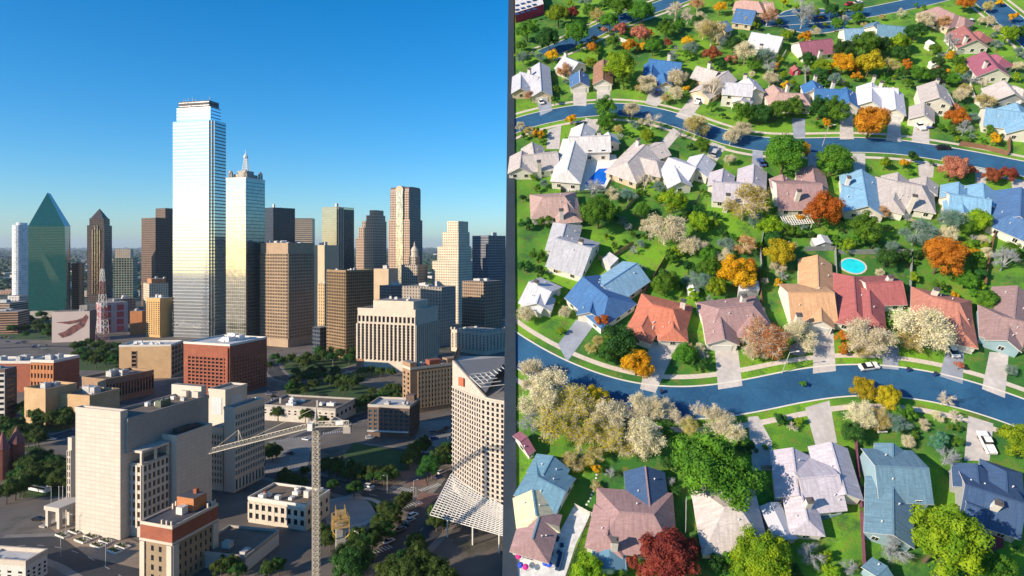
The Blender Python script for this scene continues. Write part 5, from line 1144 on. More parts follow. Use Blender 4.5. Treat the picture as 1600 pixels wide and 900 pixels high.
    nwin = 0
    for k, (a, b, wd, ty, he, hr, fl) in enumerate(W):
        a0, b0, u, v, ww = rects[k]; Lw = (b0-a0).length-.9; wa = a0+u*.45
        for nrm, org, du, ln, end in ((-v, wa-v*ww, u, Lw, 0), (v, wa+v*ww+u*Lw, -u, Lw, 0), (-u, wa+v*ww, -v, 2*ww, 1), (u, wa-v*ww+u*Lw, v, 2*ww, 2)):
            if nrm.y > -.15: continue
            ang = math.atan2(nrm.y, nrm.x)+math.pi/2
            if end and f'G{end}' in fl:
                p = org+du*ln/2+nrm*.05; slink('garage_door', GARME, root, SM(p.x, p.y, ang)); continue
            cnt = max(1, int(ln/3.6))
            for q in range(cnt):
                p = org+du*ln*(q+.5)/cnt+nrm*.04
                if inside(p+nrm*.4, k): continue
                for zz in ((1.6,) if he < 4 else (1.5, 4.1)):
                    slink('window', WINME, root, SM(p.x, p.y, ang, zz)); nwin += 1
        for q in range(2 if wd > 7 else 1):
            s_ = g.uniform(.15, .85); sd = g.choice((-1, 1)); off = g.uniform(.2, .7)*wd/2; p = a+(b-a)*s_+v*sd*off
            slink('roof_vent', VENTME, root, SM(p.x, p.y, 0, hr+.1-off*PITCH))
    for ch in chim:
        hr = W[0][5]; p = L(ch[0], ch[1], hr+1.0); mb = MB(); mb.box((p.x, p.y, (hr+1.0)/2), (1.25, 1.0, hr+1.0), th); o = spart('chimney', mb, stonec, root)
        mb = MB(); mb.box((p.x, p.y, hr+1.1), (1.45, 1.2, .2), th); mb.box((p.x, p.y, hr+1.3), (.6, .5, .25), th); mb.build('cap', capm); c_ = COL.objects[-1]; c_.parent = o; c_.matrix_parent_inverse = o.matrix_world.inverted(); c_.matrix_world = SLAB
    return root
H = house
# first row, beyond the upper street's far houses
H('blue gabled house near the cul de sac', 'blue roofed house with cream gable wall near the cul de sac', 'blue', 'c', [(1150, 13, 1182, 17, 13, 'g'), (1136, 32, 1124, 36, 9, 'g')])
H('pale roofed house below the cul de sac', 'pale grey roofed house with a bright white gable end below the cul de sac', 'pale', 'w', [(1174, 50, 1224, 58, 13, 'g'), (1200, 52, 1212, 60, 9, 'g')], [(1190, 70)])
H('plum roofed house', 'plum roofed white house backing on a broad open lawn', 'plum', 'w', [(1248, 66, 1300, 60, 12, 'g')], [(1283, 79)])
H('pink roofed cul de sac house', 'small pink roofed house at the top edge beyond the blue gabled house', 'pink', 'c', [(1160, 0, 1185, 2, 10, 'h'), (1195, 4, 1208, 3, 8, 'g')])
H('long steel blue house', 'long low steel blue house hidden among trees by the top street', 'steel', 'w', [(1372, 38, 1418, 42, 10, 'g'), (1372, 33, 1364, 40, 8, 'g')])
H('half hidden light blue house', 'light blue roofed house half hidden by evergreens near the top street', 'sky', 'w', [(1318, 45, 1350, 44, 10, 'g')])
H('brown hipped corner house', 'brown hip roofed house on the corner of the top street and avenue', 'mauve', 'c', [(1465, 10, 1492, 22, 12, 'h'), (1495, 24, 1508, 28, 9, 'h')])
H('crimson roofed house', 'crimson roofed house with white gable beside the avenue', 'red', 'w', [(1506, 40, 1527, 62, 12, 'g'), (1528, 48, 1536, 52, 9, 'h')], [(1511, 57)])
H('purple roofed house', 'purple roofed house with a white gable behind the avenue lawn', 'plum', 'w', [(1538, 80, 1560, 107, 12, 'g'), (1556, 84, 1566, 90, 9, 'h')], [(1542, 96)])
H('tan house with grey walls', 'tan roofed house with grey walls below the purple roofed house', 'tan', 'g', [(1568, 125, 1586, 146, 12, 'g'), (1586, 134, 1600, 140, 9, 'h')])
H('pale blue metal house', 'large pale blue metal roofed house at the right edge', 'sky', 'w', [(1540, 168, 1602, 176, 12, 'g'), (1588, 160, 1606, 200, 10, 'g')])
# row above the upper street
H('L shaped grey house', 'grey L shaped house with twin gables at the wall end of the upper street', 'grey', 'c', [(812, 112, 842, 120, 9, 'g'), (843, 97, 846, 142, 8.5, 'g', 2.8, 'G2'), (814, 112, 813, 138, 7.5, 'g')], [(827, 108)])
H('white house with a detached blue garage', 'white and blue house with a forward blue garage wing', 'pale', 'w', [(880, 88, 904, 98, 11, 'g'), (905, 110, 906, 128, 8, 'g', 2.8, 'G2C=blue')], [(884, 82)])
H('narrow brown house', 'narrow brown roofed house with a white double garage on the upper street', 'brown', 'w', [(943, 92, 942, 124, 8, 'g', 2.8, 'G2')], [(956, 87)])
H('many gabled white house', 'white house with three front gables and a tall chimney', 'blue', 'c', [(1014, 92, 1066, 98, 11, 'g'), (1021, 94, 1017, 116, 7, 'g'), (1056, 103, 1052, 120, 6.5, 'g'), (1036, 113, 1040, 128, 6, 'g', 2.8, 'G2')], [(1046, 84)])
H('long tan diagonal house', 'tan house with a long diagonal wing and a front garage', 'tan', 'c', [(1088, 103, 1122, 112, 10, 'g'), (1138, 110, 1094, 140, 9, 'g', 2.8, 'G2')], [(1109, 98)])
H('white two storey house', 'white two storey house with many windows and tall chimney', 'pale', 'w', [(1130, 128, 1178, 132, 9, 'g', 5.2), (1168, 120, 1182, 138, 8, 'g', 5.0), (1166, 144, 1158, 156, 7, 'g')], [(1165, 116)])
H('low pink roofed house', 'low pink hip roofed house behind the row of street oaks', 'pink', 'w', [(1208, 132, 1218, 143, 9, 'g'), (1216, 145, 1254, 146, 10, 'h')], [(1232, 132)])
H('grey house with two chimneys', 'blue roofed house with two tall white chimneys', 'blue', 'w', [(1270, 125, 1276, 138, 8, 'g'), (1272, 138, 1325, 140, 9, 'g'), (1322, 136, 1328, 160, 8, 'g')], [(1275, 118), (1303, 128)])
H('twin winged white house', 'white roofed house with two forward gabled wings beside the big orange tree', 'pale', 'w', [(1362, 128, 1362, 158, 9, 'g'), (1356, 136, 1404, 138, 9, 'g'), (1396, 136, 1400, 170, 8, 'g', 2.8, 'G2')], [(1367, 119), (1378, 128)])
H('tan peaked house', 'tan peaked house with a forward garage wing and pickup', 'tan', 'w', [(1461, 126, 1468, 152, 10, 'g', 4.6), (1444, 160, 1444, 180, 8, 'g', 2.8, 'G2'), (1462, 150, 1484, 146, 8, 'g')], [(1466, 124)])
# row below the upper street
H('cream L shaped house', 'cream L shaped house with a white chimney and rear windows beside the wall', 'tan', 'w', [(816, 243, 872, 238, 11, 'g'), (815, 235, 812, 262, 8.5, 'g'), (831, 222, 834, 240, 8, 'g')], [(842, 252)])
H('big white pool house', 'large white roofed house wrapped round a blue swimming pool', 'white', 'w', [(888, 214, 954, 212, 10.5, 'g', 4.0), (912, 192, 906, 214, 9, 'g', 3.4), (899, 216, 886, 264, 10, 'h', 3.4), (950, 206, 957, 220, 6, 'g')], [(936, 206)])
H('tan hipped house', 'tan hip roofed house angled to the bend of the upper street', 'tan', 'c', [(1008, 226, 980, 254, 12, 'h'), (1010, 232, 1038, 222, 9, 'g'), (1000, 246, 1026, 252, 9, 'h')], [(997, 218)])
H('pale angled house', 'pale roofed house with crossing gables and a drive holding a silver car', 'pale', 'w', [(1044, 246, 1088, 262, 11, 'g'), (1100, 240, 1086, 262, 9, 'g'), (1052, 255, 1064, 284, 8, 'g')], [])
H('lilac grey twin gabled house', 'lilac grey house with two street gables and a white rear chimney', 'lilac', 'w', [(1114, 284, 1186, 290, 11, 'g'), (1130, 263, 1127, 284, 8, 'g'), (1178, 256, 1176, 286, 9, 'g')], [(1138, 304)])
H('mauve house with a white pergola', 'mauve brick roofed house with a white lattice pergola behind', 'mauve', 'w', [(1213, 286, 1285, 287, 15, 'g'), (1269, 258, 1274, 286, 9, 'g'), (1222, 272, 1225, 286, 7, 'g')], [(1249, 298)])
H('bright blue house', 'blue and white roofed house between two evergreens below the upper street', 'sky', 'w', [(1346, 264, 1356, 322, 11, 'g'), (1316, 290, 1346, 296, 10, 'g')], [(1327, 277)])
H('tan chimneyed hip house', 'tan hip roofed house with a tall white rear chimney', 'tan', 'w', [(1402, 284, 1440, 290, 14, 'h'), (1403, 269, 1402, 284, 8, 'g'), (1448, 275, 1446, 292, 8, 'g'), (1400, 295, 1396, 312, 8, 'h')], [(1430, 306)])
H('pale blue three gabled house', 'pale blue house with two street gables and a rear gable', 'sky', 'w', [(1484, 303, 1550, 312, 12, 'g'), (1498, 284, 1497, 304, 8, 'g'), (1536, 285, 1538, 312, 9, 'g'), (1502, 308, 1506, 332, 8, 'g')])
H('steep blue edge house', 'steep blue roofed house with white trim at the right edge', 'blue', 'w', [(1596, 292, 1594, 338, 12, 'g'), (1580, 335, 1604, 345, 10, 'h')])
H('pink hipped house', 'pink hip roofed house with a white chimney below the big white pool house', 'pink', 'w', [(848, 308, 882, 306, 12, 'h'), (884, 310, 888, 330, 8, 'h')], [(877, 328)])
H('grey shingled house', 'grey shingled house beside the tall oak and dry back lawn', 'grey', 'w', [(868, 372, 925, 388, 15, 'g'), (884, 350, 878, 372, 9, 'h')], [(908, 376)])
# row above the lower street
H('white gabled house by the slate wall', 'white gabled house close to the slate wall above the lower street', 'pale', 'w', [(826, 440, 862, 456, 11, 'g'), (848, 446, 838, 474, 8, 'g')], [(838, 440)])
H('big blue diagonal house', 'big blue and pale grey house set diagonally with a white flat annex', 'blue', 'w', [(910, 432, 950, 464, 13, 'gh'), (996, 411, 942, 447, 10.5, 'g', 2.8, 'C=sky'), (928, 464, 921, 488, 7, 'g')], [])
H('terracotta house', 'terracotta hip roofed house beside the golden tree', 'terra', 'w', [(1020, 476, 1052, 484, 12.5, 'h'), (1016, 484, 1002, 510, 7.5, 'h'), (1050, 490, 1052, 512, 7.5, 'h')], [(1068, 470)])
H('brown hipped house', 'brown hip roofed house with a white rear annex and front garage', 'mauve', 'w', [(1124, 482, 1176, 476, 11.5, 'h'), (1124, 488, 1132, 530, 8, 'g', 2.8, 'G2'), (1174, 482, 1178, 506, 8, 'h')], [(1163, 462)])
H('orange house', 'large orange roofed house with a long rear wing and tall white chimney', 'orange', 'w', [(1231, 457, 1304, 457, 13.5, 'g'), (1277, 398, 1279, 450, 8.6, 'g'), (1282, 470, 1284, 502, 7, 'g', 2.8, 'G2')], [(1249, 492)])
H('red house beside the cyan pool', 'red hip roofed house beside the cyan pool', 'red', 'w', [(1352, 442, 1411, 440, 10.5, 'g'), (1334, 432, 1338, 486, 8.6, 'h'), (1358, 452, 1361, 490, 8, 'h')], [(1392, 432)])
H('orange red hipped house', 'orange red hip roofed house with white chimney near the big orange tree', 'terra', 'w', [(1458, 464, 1500, 474, 11.5, 'h'), (1497, 482, 1503, 516, 8, 'h', 2.8, 'G2')], [(1464, 452)])
H('mauve brown edge house', 'mauve brown house with a long rear wing at the right edge', 'mauve', 't', [(1566, 494, 1606, 504, 11, 'hg'), (1590, 446, 1585, 496, 9, 'g'), (1578, 500, 1574, 532, 7.5, 'g')])
# row below the lower street
H('maroon edge house', 'maroon roofed house with a white side wall against the slate wall', 'plum', 'w', [(812, 690, 824, 682, 6, 'g')])
H('large blue and cream house', 'large blue, cream and brown roofed house with a pebbled patio', 'steel', 'w', [(840, 745, 884, 768, 9.5, 'hg'), (832, 765, 838, 806, 8.5, 'gh', 2.8, 'C=cream'), (842, 808, 832, 842, 8, 'hh', 2.8, 'C=mauve'), (864, 712, 848, 742, 8, 'g')])
H('brown ridged house', 'brown hip roofed house with a front wing in painted shade beside the great oak', 'mauve', 'w', [(968, 800, 1022, 804, 13, 'h'), (1008, 728, 1016, 800, 8.5, 'g', 2.8, 'C=navy'), (954, 806, 948, 836, 7.5, 'h')], [(961, 844)])  # navy on the front wing puts its shadow into the roof colour
H('tan oak shaded house', 'tan hip roofed house half covered by the great oak', 'tan', 'w', [(1132, 793, 1156, 793, 14.5, 'h'), (1134, 770, 1134, 792, 7, 'g')], [])
H('lilac house with a teal deck', 'lilac white roofed house with two street gables and teal deck', 'lilac', 'w', [(1248, 748, 1312, 742, 11.5, 'g'), (1238, 699, 1248, 774, 7.8, 'g'), (1298, 690, 1322, 772, 8, 'g'), (1252, 770, 1262, 812, 6.5, 'h')], [(1266, 782)])
H('teal blue house', 'teal blue house with a small street gable and long rear wing', 'steel', 't', [(1367, 728, 1452, 732, 11.5, 'g', 4.2), (1395, 692, 1396, 728, 6, 'g', 4), (1395, 745, 1396, 836, 8.6, 'g', 3.2)])
H('dark blue house', 'dark blue roofed house with a red rear deck and white chimney', 'navy', 'g', [(1508, 757, 1604, 788, 11.5, 'g'), (1526, 724, 1530, 762, 7.5, 'g'), (1572, 736, 1574, 775, 7.5, 'h'), (1510, 786, 1546, 800, 8, 'g')], [(1561, 786)])
H('slate blue shed house', 'low slate blue shed roofed outbuilding below the teal blue house', 'steel', 't', [(1368, 900, 1386, 884, 5, 'g')])
# flat roofed hall at the top left
a_ = [L(806, 36), L(850, 22), L(842, -8), L(806, -2)]; root = thing('hall', 'flat white roofed hall with a magenta band and rooftop solar panels', 'hall', SM(a_[0].x, a_[0].y))
mb = MB(); mb.prism([(p.x, p.y) for p in a_], 0, 5, mtop=1); spart('wall', mb, [plain('magenta', (.50, .03, .10), .7, .1, .3), ROOF['white']], root)
for i in range(4):
    for j in range(3):
        p = L(808+i*9, 22-i*2.6-j*7, 5.3); mb = MB(); mb.box((p.x, p.y, 5.3), (2.0, 1.6, .12), .3); spart('solar_panel', mb, glass('solar', (.02, .06, .16), .15), root)
r_ = next(h[2] for h in HOUSES if h[0] == 'white two storey house')
# ---- pools, decks, sheds, garden things ----
def poly_thing(name, label, cat, pix, z, mat, part, h=.0):
    P = [L(*q) for q in pix]; c = sum(P, Vector((0, 0)))/len(P); t = thing(name, label, cat, SM(c.x, c.y))
    mb = MB(); area = sum(P[i].x*P[(i+1) % len(P)].y-P[(i+1) % len(P)].x*P[i].y for i in range(len(P)))
    Q = P if area > 0 else P[::-1]
    mb.prism([(p.x, p.y) for p in Q], 0, z) ; spart(part, mb, mat, t); return t, c, Q
def ngon(cx, cy, rx, ry, n=18, f=None):
    return [(cx+rx*math.cos(2*math.pi*k/n)*(f(k/n) if f else 1), cy+ry*math.sin(2*math.pi*k/n)*(f(k/n) if f else 1)) for k in range(n)]
def pool(label, pix, rim, wmat, extra=1.16):
    P = [Vector(q) for q in pix]; c = sum(P, Vector((0, 0)))/len(P)
    t, cc, Q = poly_thing('swimming_pool', label, 'swimming pool', [tuple(c+(p-c)*extra) for p in P], .12, rim, 'coping')
    mb = MB(); w_ = [L(*q) for q in pix]; mb.face([(p.x, p.y, .13) for p in w_][::-1] if sum(w_[i].x*w_[(i+1) % len(w_)].y-w_[(i+1) % len(w_)].x*w_[i].y for i in range(len(w_))) < 0 else [(p.x, p.y, .13) for p in w_]); spart('water', mb, wmat, t)
def watermat(k, c):
    m, n, l, bs = _base(k); l.new(mixc(n, l, ramp(n, l, noise(n, l, .5, 4), .35, .65), tuple(v*.8 for v in c), c), bs.inputs['Base Color']); bs.inputs['Roughness'].default_value = .08
    bp = n.new('ShaderNodeBump'); bp.inputs['Strength'].default_value = .15; l.new(noise(n, l, 2.5, 3), bp.inputs['Height']); l.new(bp.outputs[0], bs.inputs['Normal']); return m
pool('kidney shaped cyan pool with pale coping between orange and red houses', ngon(1333, 416, 17, 12, 20, lambda t: 1+.16*math.sin(4*math.pi*t+.6)), swalk, watermat('pool_cyan', (.02, .62, .70)))
tag(poly_thing('pool_deck', 'white concrete deck round the blue pool of the big white house', 'pool deck', [(888, 278), (916, 240), (962, 242), (966, 254), (946, 294), (884, 300)], .09, plain('deck_white', (.74, .70, .66), .85, .08, .5), 'slab')[0])
pool('deep blue angular pool on a white deck behind the big white house', [(913, 288), (928, 272), (936, 264), (956, 263), (944, 289)], plain('deck_white', 0), watermat('pool_blue', (.01, .13, .62)), 1.1)
poly_thing('patio', 'pale pebbled patio behind the large blue and cream house', 'patio', [(846, 868), (872, 836), (896, 792), (922, 806), (900, 850), (882, 905), (800, 905), (804, 865)], .07, plain('patio_pale', (.62, .62, .62), .9, .25, .8, scale2=1.5), 'slab')
tag(poly_thing('teal_deck', 'weathered teal deck behind the lilac white house', 'deck', [(1268, 796), (1312, 786), (1316, 804), (1270, 818)], .35, plain('deck_teal', (.10, .22, .24), .85, .25, .6, scale2=2), 'boards')[0])
tag(poly_thing('red_deck', 'dark red timber deck with steps behind the dark blue house', 'deck', [(1540, 838), (1566, 840), (1566, 856), (1556, 858), (1552, 874), (1545, 872), (1548, 855), (1538, 852)], .6, plain('deck_red', (.22, .03, .04), .8, .2, .6), 'boards')[0])
tag(poly_thing('flat_annex', 'flat white annex roof beside the big blue diagonal house', 'annex', [(940, 415), (952, 405), (966, 415), (953, 428)], 2.9, ROOF['white'], 'body')[0])
tag(poly_thing('rear_annex', 'low white rear annex behind the brown hip roofed house', 'annex', [(1152, 466), (1152, 455), (1182, 449), (1184, 462)], 2.6, ROOF['white'], 'body')[0])
tag(poly_thing('awning', 'square white awning beside the pale blue metal house', 'awning', [(1549, 188), (1570, 184), (1575, 199), (1552, 200)], 2.8, ROOF['white'], 'body')[0])
tag(poly_thing('garden_bed', 'round gravel garden bed between the straw trees of the lower street', 'garden bed', ngon(1248, 546, 15, 10), .1, plain('gravel_bed', (.42, .36, .36), .95, .4, .8, scale2=2), 'gravel')[0])
def shed(label, px, py, w_, d_, h_, rc, wl, rz=0):
    p = L(px, py, h_); t = thing('shed', label, 'shed', SM(p.x, p.y, rz)); mb = MB(); mb.box((0, 0, h_/2), (w_, d_, h_))
    mb.face([(-w_/2, -d_/2, h_), (w_/2, -d_/2, h_), (0, -d_/2, h_+.9)]); mb.face([(w_/2, d_/2, h_), (-w_/2, d_/2, h_), (0, d_/2, h_+.9)]); mb.build('wall', wl, t); mb = MB()
    for s_ in (-1, 1): mb.bar((s_*(w_/4+.1), -d_/2-.2, h_+.45-.06), (s_*(w_/4+.1), d_/2+.2, h_+.45-.06), .1, .02)
    for s_ in (-1, 1):
        e = s_*(w_/2+.2); q = [(0, -d_/2-.2, h_+.98), (0, d_/2+.2, h_+.98), (e, d_/2+.2, h_-.1), (e, -d_/2-.2, h_-.1)]; mb.face(q if s_ < 0 else q[::-1]); mb.face([(x, y, z-.06) for x, y, z in (q[::-1] if s_ < 0 else q)])
    mb.build('roof', ROOF[rc], t); mb = MB(); mb.box((0, -d_/2-.03, 1), (1, .06, 1.9)); mb.build('door', trimw, t)
shed('small magenta playhouse on the broad lawn', 1243, 108, 3, 3, 2.0, 'red', plain('magenta', 0)); shed('blue grey garden shed with a pale roof slope by the tan house', 1216, 816, 4, 7, 2.3, 'grey', WALLM['g'], .1)
shed('small white roofed shed in the dark yard behind orange house', 1284, 376, 4.5, 3, 2.2, 'white', WALLM['g']); shed('small white garden shed under the cream evergreen by open lawn', 1455, 68, 2.6, 3, 2.4, 'white', WALLM['w'], .2)
shed('tiny white shed below the open lawn fence', 1460, 99, 3, 2.4, 2.0, 'white', WALLM['w']); shed('grey blue shed at the foot of the brown ridged house', 952, 868, 6, 5, 2.4, 'steel', WALLM['t'], -.1); shed('small white shed behind terracotta house near the thicket', 1083, 452, 2.6, 2, 2, 'white', WALLM['w'])
shed('little pale shed with white roof near the bare yellow tree', 1128, 60, 3, 4, 2, 'white', WALLM['w'], .3)
# pergola
p0, p1 = L(1226, 350, 2.6), L(1272, 350, 2.6); c = (p0+p1)/2; t = thing('pergola', 'white lattice pergola behind the mauve brick roofed house', 'pergola', SM(c.x, c.y)); wdt = (p1-p0).length
mb = MB()
for k in range(13): x = -wdt/2+wdt*k/12; mb.box((x, 1.8, 2.7), (.14, 4.2, .16))
for k in range(6): mb.box((0, k*.72, 2.56), (wdt, .12, .14))
mb.build('lattice', trimw, t)
for k in range(4):
    mb = MB(); mb.box((-wdt/2+.3+(wdt-.6)*k/3, 0, 1.25), (.2, .2, 2.5)); mb.build('post', trimw, t)
# umbrellas, table and stones on the patio
for px, py, cl, lb in ((810, 868, (.55, .02, .22), 'small magenta patio umbrella nearest the slate wall'), (813, 882, (.02, .06, .45), 'blue patio umbrella on the pebbled patio'), (821, 885, (.55, .02, .22), 'large magenta patio umbrella beside the blue one'), (852, 879, (.02, .08, .5), 'blue garden parasol nearest the pebbled patio centre'), (858, 881, (.02, .08, .5), 'blue garden parasol beside the dark sofa')):
    p = L(px, py, 2.3); t = thing('patio_umbrella', lb, 'umbrella', SM(p.x, p.y), 'umbrellas on the pebbled patio'); mb = MB(); mb.tube((0, 0, 0), (0, 0, 2.4), .04, .04, 6); mb.build('pole', trimw, t); mb = MB(); mb.lathe([(.62, 2.05), (.35, 2.2), (.02, 2.3)], (0, 0, 0), 8); mb.build('canopy', plain('cloth_%d' % int(cl[0]*100+cl[2]*10), cl, .8, .1, 1), t)
p = L(866, 854); t = thing('fire_table', 'round fire table ringed by dark seats on the pebbled patio', 'table', SM(p.x, p.y)); mb = MB(); mb.lathe([(.6, 0), (.75, .5), (.75, .6), (.2, .62)], (0, 0, 0), 14); mb.build('table', stonec, t)
for k in range(6):
    mb = MB(); a = k*1.047; mb.box((1.5*math.cos(a), 1.5*math.sin(a), .3), (.7, .7, .6), a); mb.box((1.82*math.cos(a), 1.82*math.sin(a), .6), (.12, .7, .6), a); mb.build('chair', plain('seat_navy', (.02, .05, .12), .8, .1, 2), t)
p = L(874, 878); t = thing('garden_sofa', 'long curved dark sofa at the patio edge', 'sofa', SM(p.x, p.y, 1.2)); mb = MB(); mb.box((0, 0, .25), (3.4, .9, .5)); mb.build('seat', plain('seat_navy', 0), t); mb = MB(); mb.box((0, -.4, .65), (3.4, .2, .5)); mb.build('back', plain('seat_navy', 0), t)
for k in range(16):
    u = k/15; px = 910+34*u**.6*(1-.25*u); py = 794-78*u; p = L(px, py); o = MB(); o.lathe([(.2, 0), (.22, .07), (.0, .08)], (0, 0, 0), 9)
    tag(o.build('stepping_stone', ROOF['white'], None, SM(p.x, p.y)), 'round white stepping stone in the curved garden line by the patio', 'stepping stone', 'stepping stones beside the patio')
# fences
FC = {'tan': plain('fence_tan', (.48, .33, .18), .9, .2, .6, scale2=2), 'dark': plain('fence_dark', (.05, .05, .06), .8, .2, .6), 'grey': plain('fence_grey', (.34, .35, .37), .9, .2, .6, scale2=2), 'brown': plain('fence_brown', (.28, .14, .09), .9, .2, .6, scale2=2), 'white': plain('fence_white', (.66, .64, .60), .8, .1, .6), 'plum': plain('fence_plum', (.20, .06, .12), .9, .2, .6)}
FEN = [('dark', 'round the big white pool house', [(884, 212), (879, 300), (946, 298), (966, 258)]), ('tan', 'at the corner of the white pool deck', [(876, 276), (876, 302)]), ('tan', 'behind the bare brown tree and lime oak', [(1004, 296), (978, 326)]), ('dark', 'below the pale angled house', [(1094, 303), (1078, 334), (1070, 345)]), ('grey', 'on the left of the mauve house yard', [(1196, 345), (1188, 392), (1190, 420)]),
       ('tan', 'behind the big blue diagonal house', [(990, 380), (948, 406), (935, 402)]), ('brown', 'between blue diagonal and terracotta houses', [(1000, 470), (1026, 425), (1048, 388)]), ('grey', 'behind the orange house', [(1258, 389), (1303, 388)]), ('grey', 'between orange house and cyan pool', [(1305, 388), (1308, 470), (1322, 470)]), ('grey', 'behind the cyan pool', [(1310, 394), (1425, 393)]),
       ('grey', 'right of the cyan pool lawn', [(1425, 393), (1421, 475)]), ('brown', 'beside the orange and dark green trees', [(1555, 360), (1541, 425), (1540, 445)]), ('plum', 'between lilac and teal blue houses', [(1337, 685), (1340, 730), (1346, 800), (1351, 890)]), ('white', 'from the patio to the brown ridged house', [(898, 790), (922, 803), (942, 805)]), ('dark', 'along the patio edge', [(922, 805), (884, 902)]), ('grey', 'between the tan and lilac houses', [(1208, 732), (1220, 790), (1232, 838)]),
       ('grey', 'behind the tan drive near the lilac house', [(1190, 730), (1208, 730)]), ('grey', 'beside the red autumn tree', [(1072, 780), (1071, 832)]), ('white', 'below the crimson roofed house', [(1464, 86), (1516, 80)]), ('grey', 'beneath the open lawn of the purple house', [(1463, 90), (1470, 125), (1530, 127)]), ('white', 'beside the tan house with grey walls', [(1515, 132), (1524, 158), (1535, 166)]), ('white', 'left of the plum house lawn', [(1228, 80), (1208, 112), (1200, 128)]),
       ('brown', 'behind the house with two chimneys', [(1258, 114), (1300, 112)]), ('grey', 'beside the low pink roofed house', [(1258, 116), (1260, 158)]), ('brown', 'beside the orange bush of the narrow brown house', [(938, 64), (934, 92)]), ('white', 'curving round the lawn behind lime oak', [(944, 68), (958, 65), (968, 61), (980, 66), (996, 70)]), ('brown', 'below the pale blue metal house', [(1500, 224), (1540, 230), (1576, 240)]), ('brown', 'at the end of the metal house yard', [(1576, 210), (1577, 238)]), ('brown', 'right of the dark oak before lime tree', [(1186, 420), (1192, 500)])]
for mt, where, pix in FEN:
    P = [L(*q, .9) for q in pix]; t = thing('fence', f'{ {"tan": "tan board", "dark": "dark metal", "grey": "grey board", "brown": "brown board", "white": "white board", "plum": "plum board"}[mt]} fence {where}', 'fence', SM(P[0].x, P[0].y)); mb = MB(); mp = MB()
    for a, b in zip(P, P[1:]):
        L_ = (b-a).length; nb = max(1, int(L_/.3)); u = (b-a).normalized(); ang = math.atan2(u.y, u.x)
        if mt == 'dark':
            for z in (.3, 1.4): mb.bar((a.x, a.y, z), (b.x, b.y, z), .06)
            for k in range(nb*2): q = a.lerp(b, (k+.5)/nb/2); mb.box((q.x, q.y, .75), (.04, .04, 1.5), ang)
        else:
            for k in range(nb): q = a.lerp(b, (k+.5)/nb); mb.box((q.x, q.y, .9+.03*(k % 3)), (L_/nb*.93, .04, 1.75), ang)
        for k in range(int(L_/2.6)+1): q = a.lerp(b, k/(int(L_/2.6)+1)); mp.box((q.x, q.y, .95), (.12, .12, 1.9), ang)
    spart('board_panel', mb, FC[mt], t); spart('post', mp, FC[mt], t)
# cars
SC = [(845, 160, 100, 'white', 'sedan', 'white car on the drive of the L shaped grey house'), (1028, 146, 60, 'blue', 'suv', 'dark blue car on the drive of the many gabled house'), (1091, 159, 55, 'white', 'pickup', 'white pickup on the drive of the long tan house'), (1116, 241, 60, 'silver', 'suv', 'silver car on the drive of the pale angled house'), (1435, 199, 92, 'white', 'pickup', 'white pickup on the drive of the tan peaked house'), (1447, 197, 92, 'blue', 'sedan', 'blue car beside the white pickup of the tan peaked house'),
      (1356, 575, 3, 'white', 'sedan', 'white car parked on the lower street kerb'), (1486, 549, 85, 'white', 'sedan', 'white car on the drive of the orange red house'), (1539, 694, 82, 'white', 'pickup', 'white pickup on the drive of the dark blue house'), (1473, 233, -8, 'black', 'sedan', 'black car parked on the upper street'), (1189, 256, 92, 'blue', 'sedan', 'blue car behind the lilac grey twin gabled house'), (970, 652, 150, 'white', 'suv', 'white car glimpsed between the straw trees of the lower street'),
      (1371, 664, 85, 'white', 'suv', 'white car half hidden under the yellow trees'), (1516, 35, 45, 'white', 'sedan', 'white car on the drive of the brown corner house'), (1340, 6, 20, 'white', 'sedan', 'white car parked at the top street bend'), (1327, 8, 15, 'red', 'sedan', 'red car parked at the top street bend')]
for x, y, az, cl, kd, lb in SC:
    p = L(x, y); make_car(SM(p.x, p.y, R(az), .08), kd, cl, lb, 'cars in the suburb')
for x, y, lb in ((1033, 614, 'pair of dark wheeled bins'), (1418, 580, 'dark wheeled bin'), (1460, 587, 'lone blue wheeled bin')):
    p = L(x, y); t = thing('wheeled_bin', lb.replace('pair of dark wheeled bins', 'dark blue wheeled bin')+{1033: ' by the terracotta house drive', 1418: ' on the kerb below straw trees', 1460: ' at the orange red house drive'}[x], 'bin', SM(p.x, p.y, .3, .05)); mb = MB(); mb.prism([(-.32, -.35), (.32, -.35), (.32, .35), (-.32, .35)], .1, 1.0); mb.build('body', paint('binblue', (.02, .04, .16)), t); mb = MB(); mb.box((0, 0, 1.04), (.7, .78, .08)); mb.build('lid', plain('bin_lid', (.03, .03, .05), .6, .1, 2), t)
for x, y, lb in ((1285, 228, 'white street lamp by the upper street between round oaks'), (1222, 583, 'white street lamp on the lower street verge by orange house')):
    p = L(x, y); t = thing('street_lamp', lb, 'street lamp', SM(p.x, p.y)); link('pole', lm[0], t); link('lamp_head', lm[1], t)
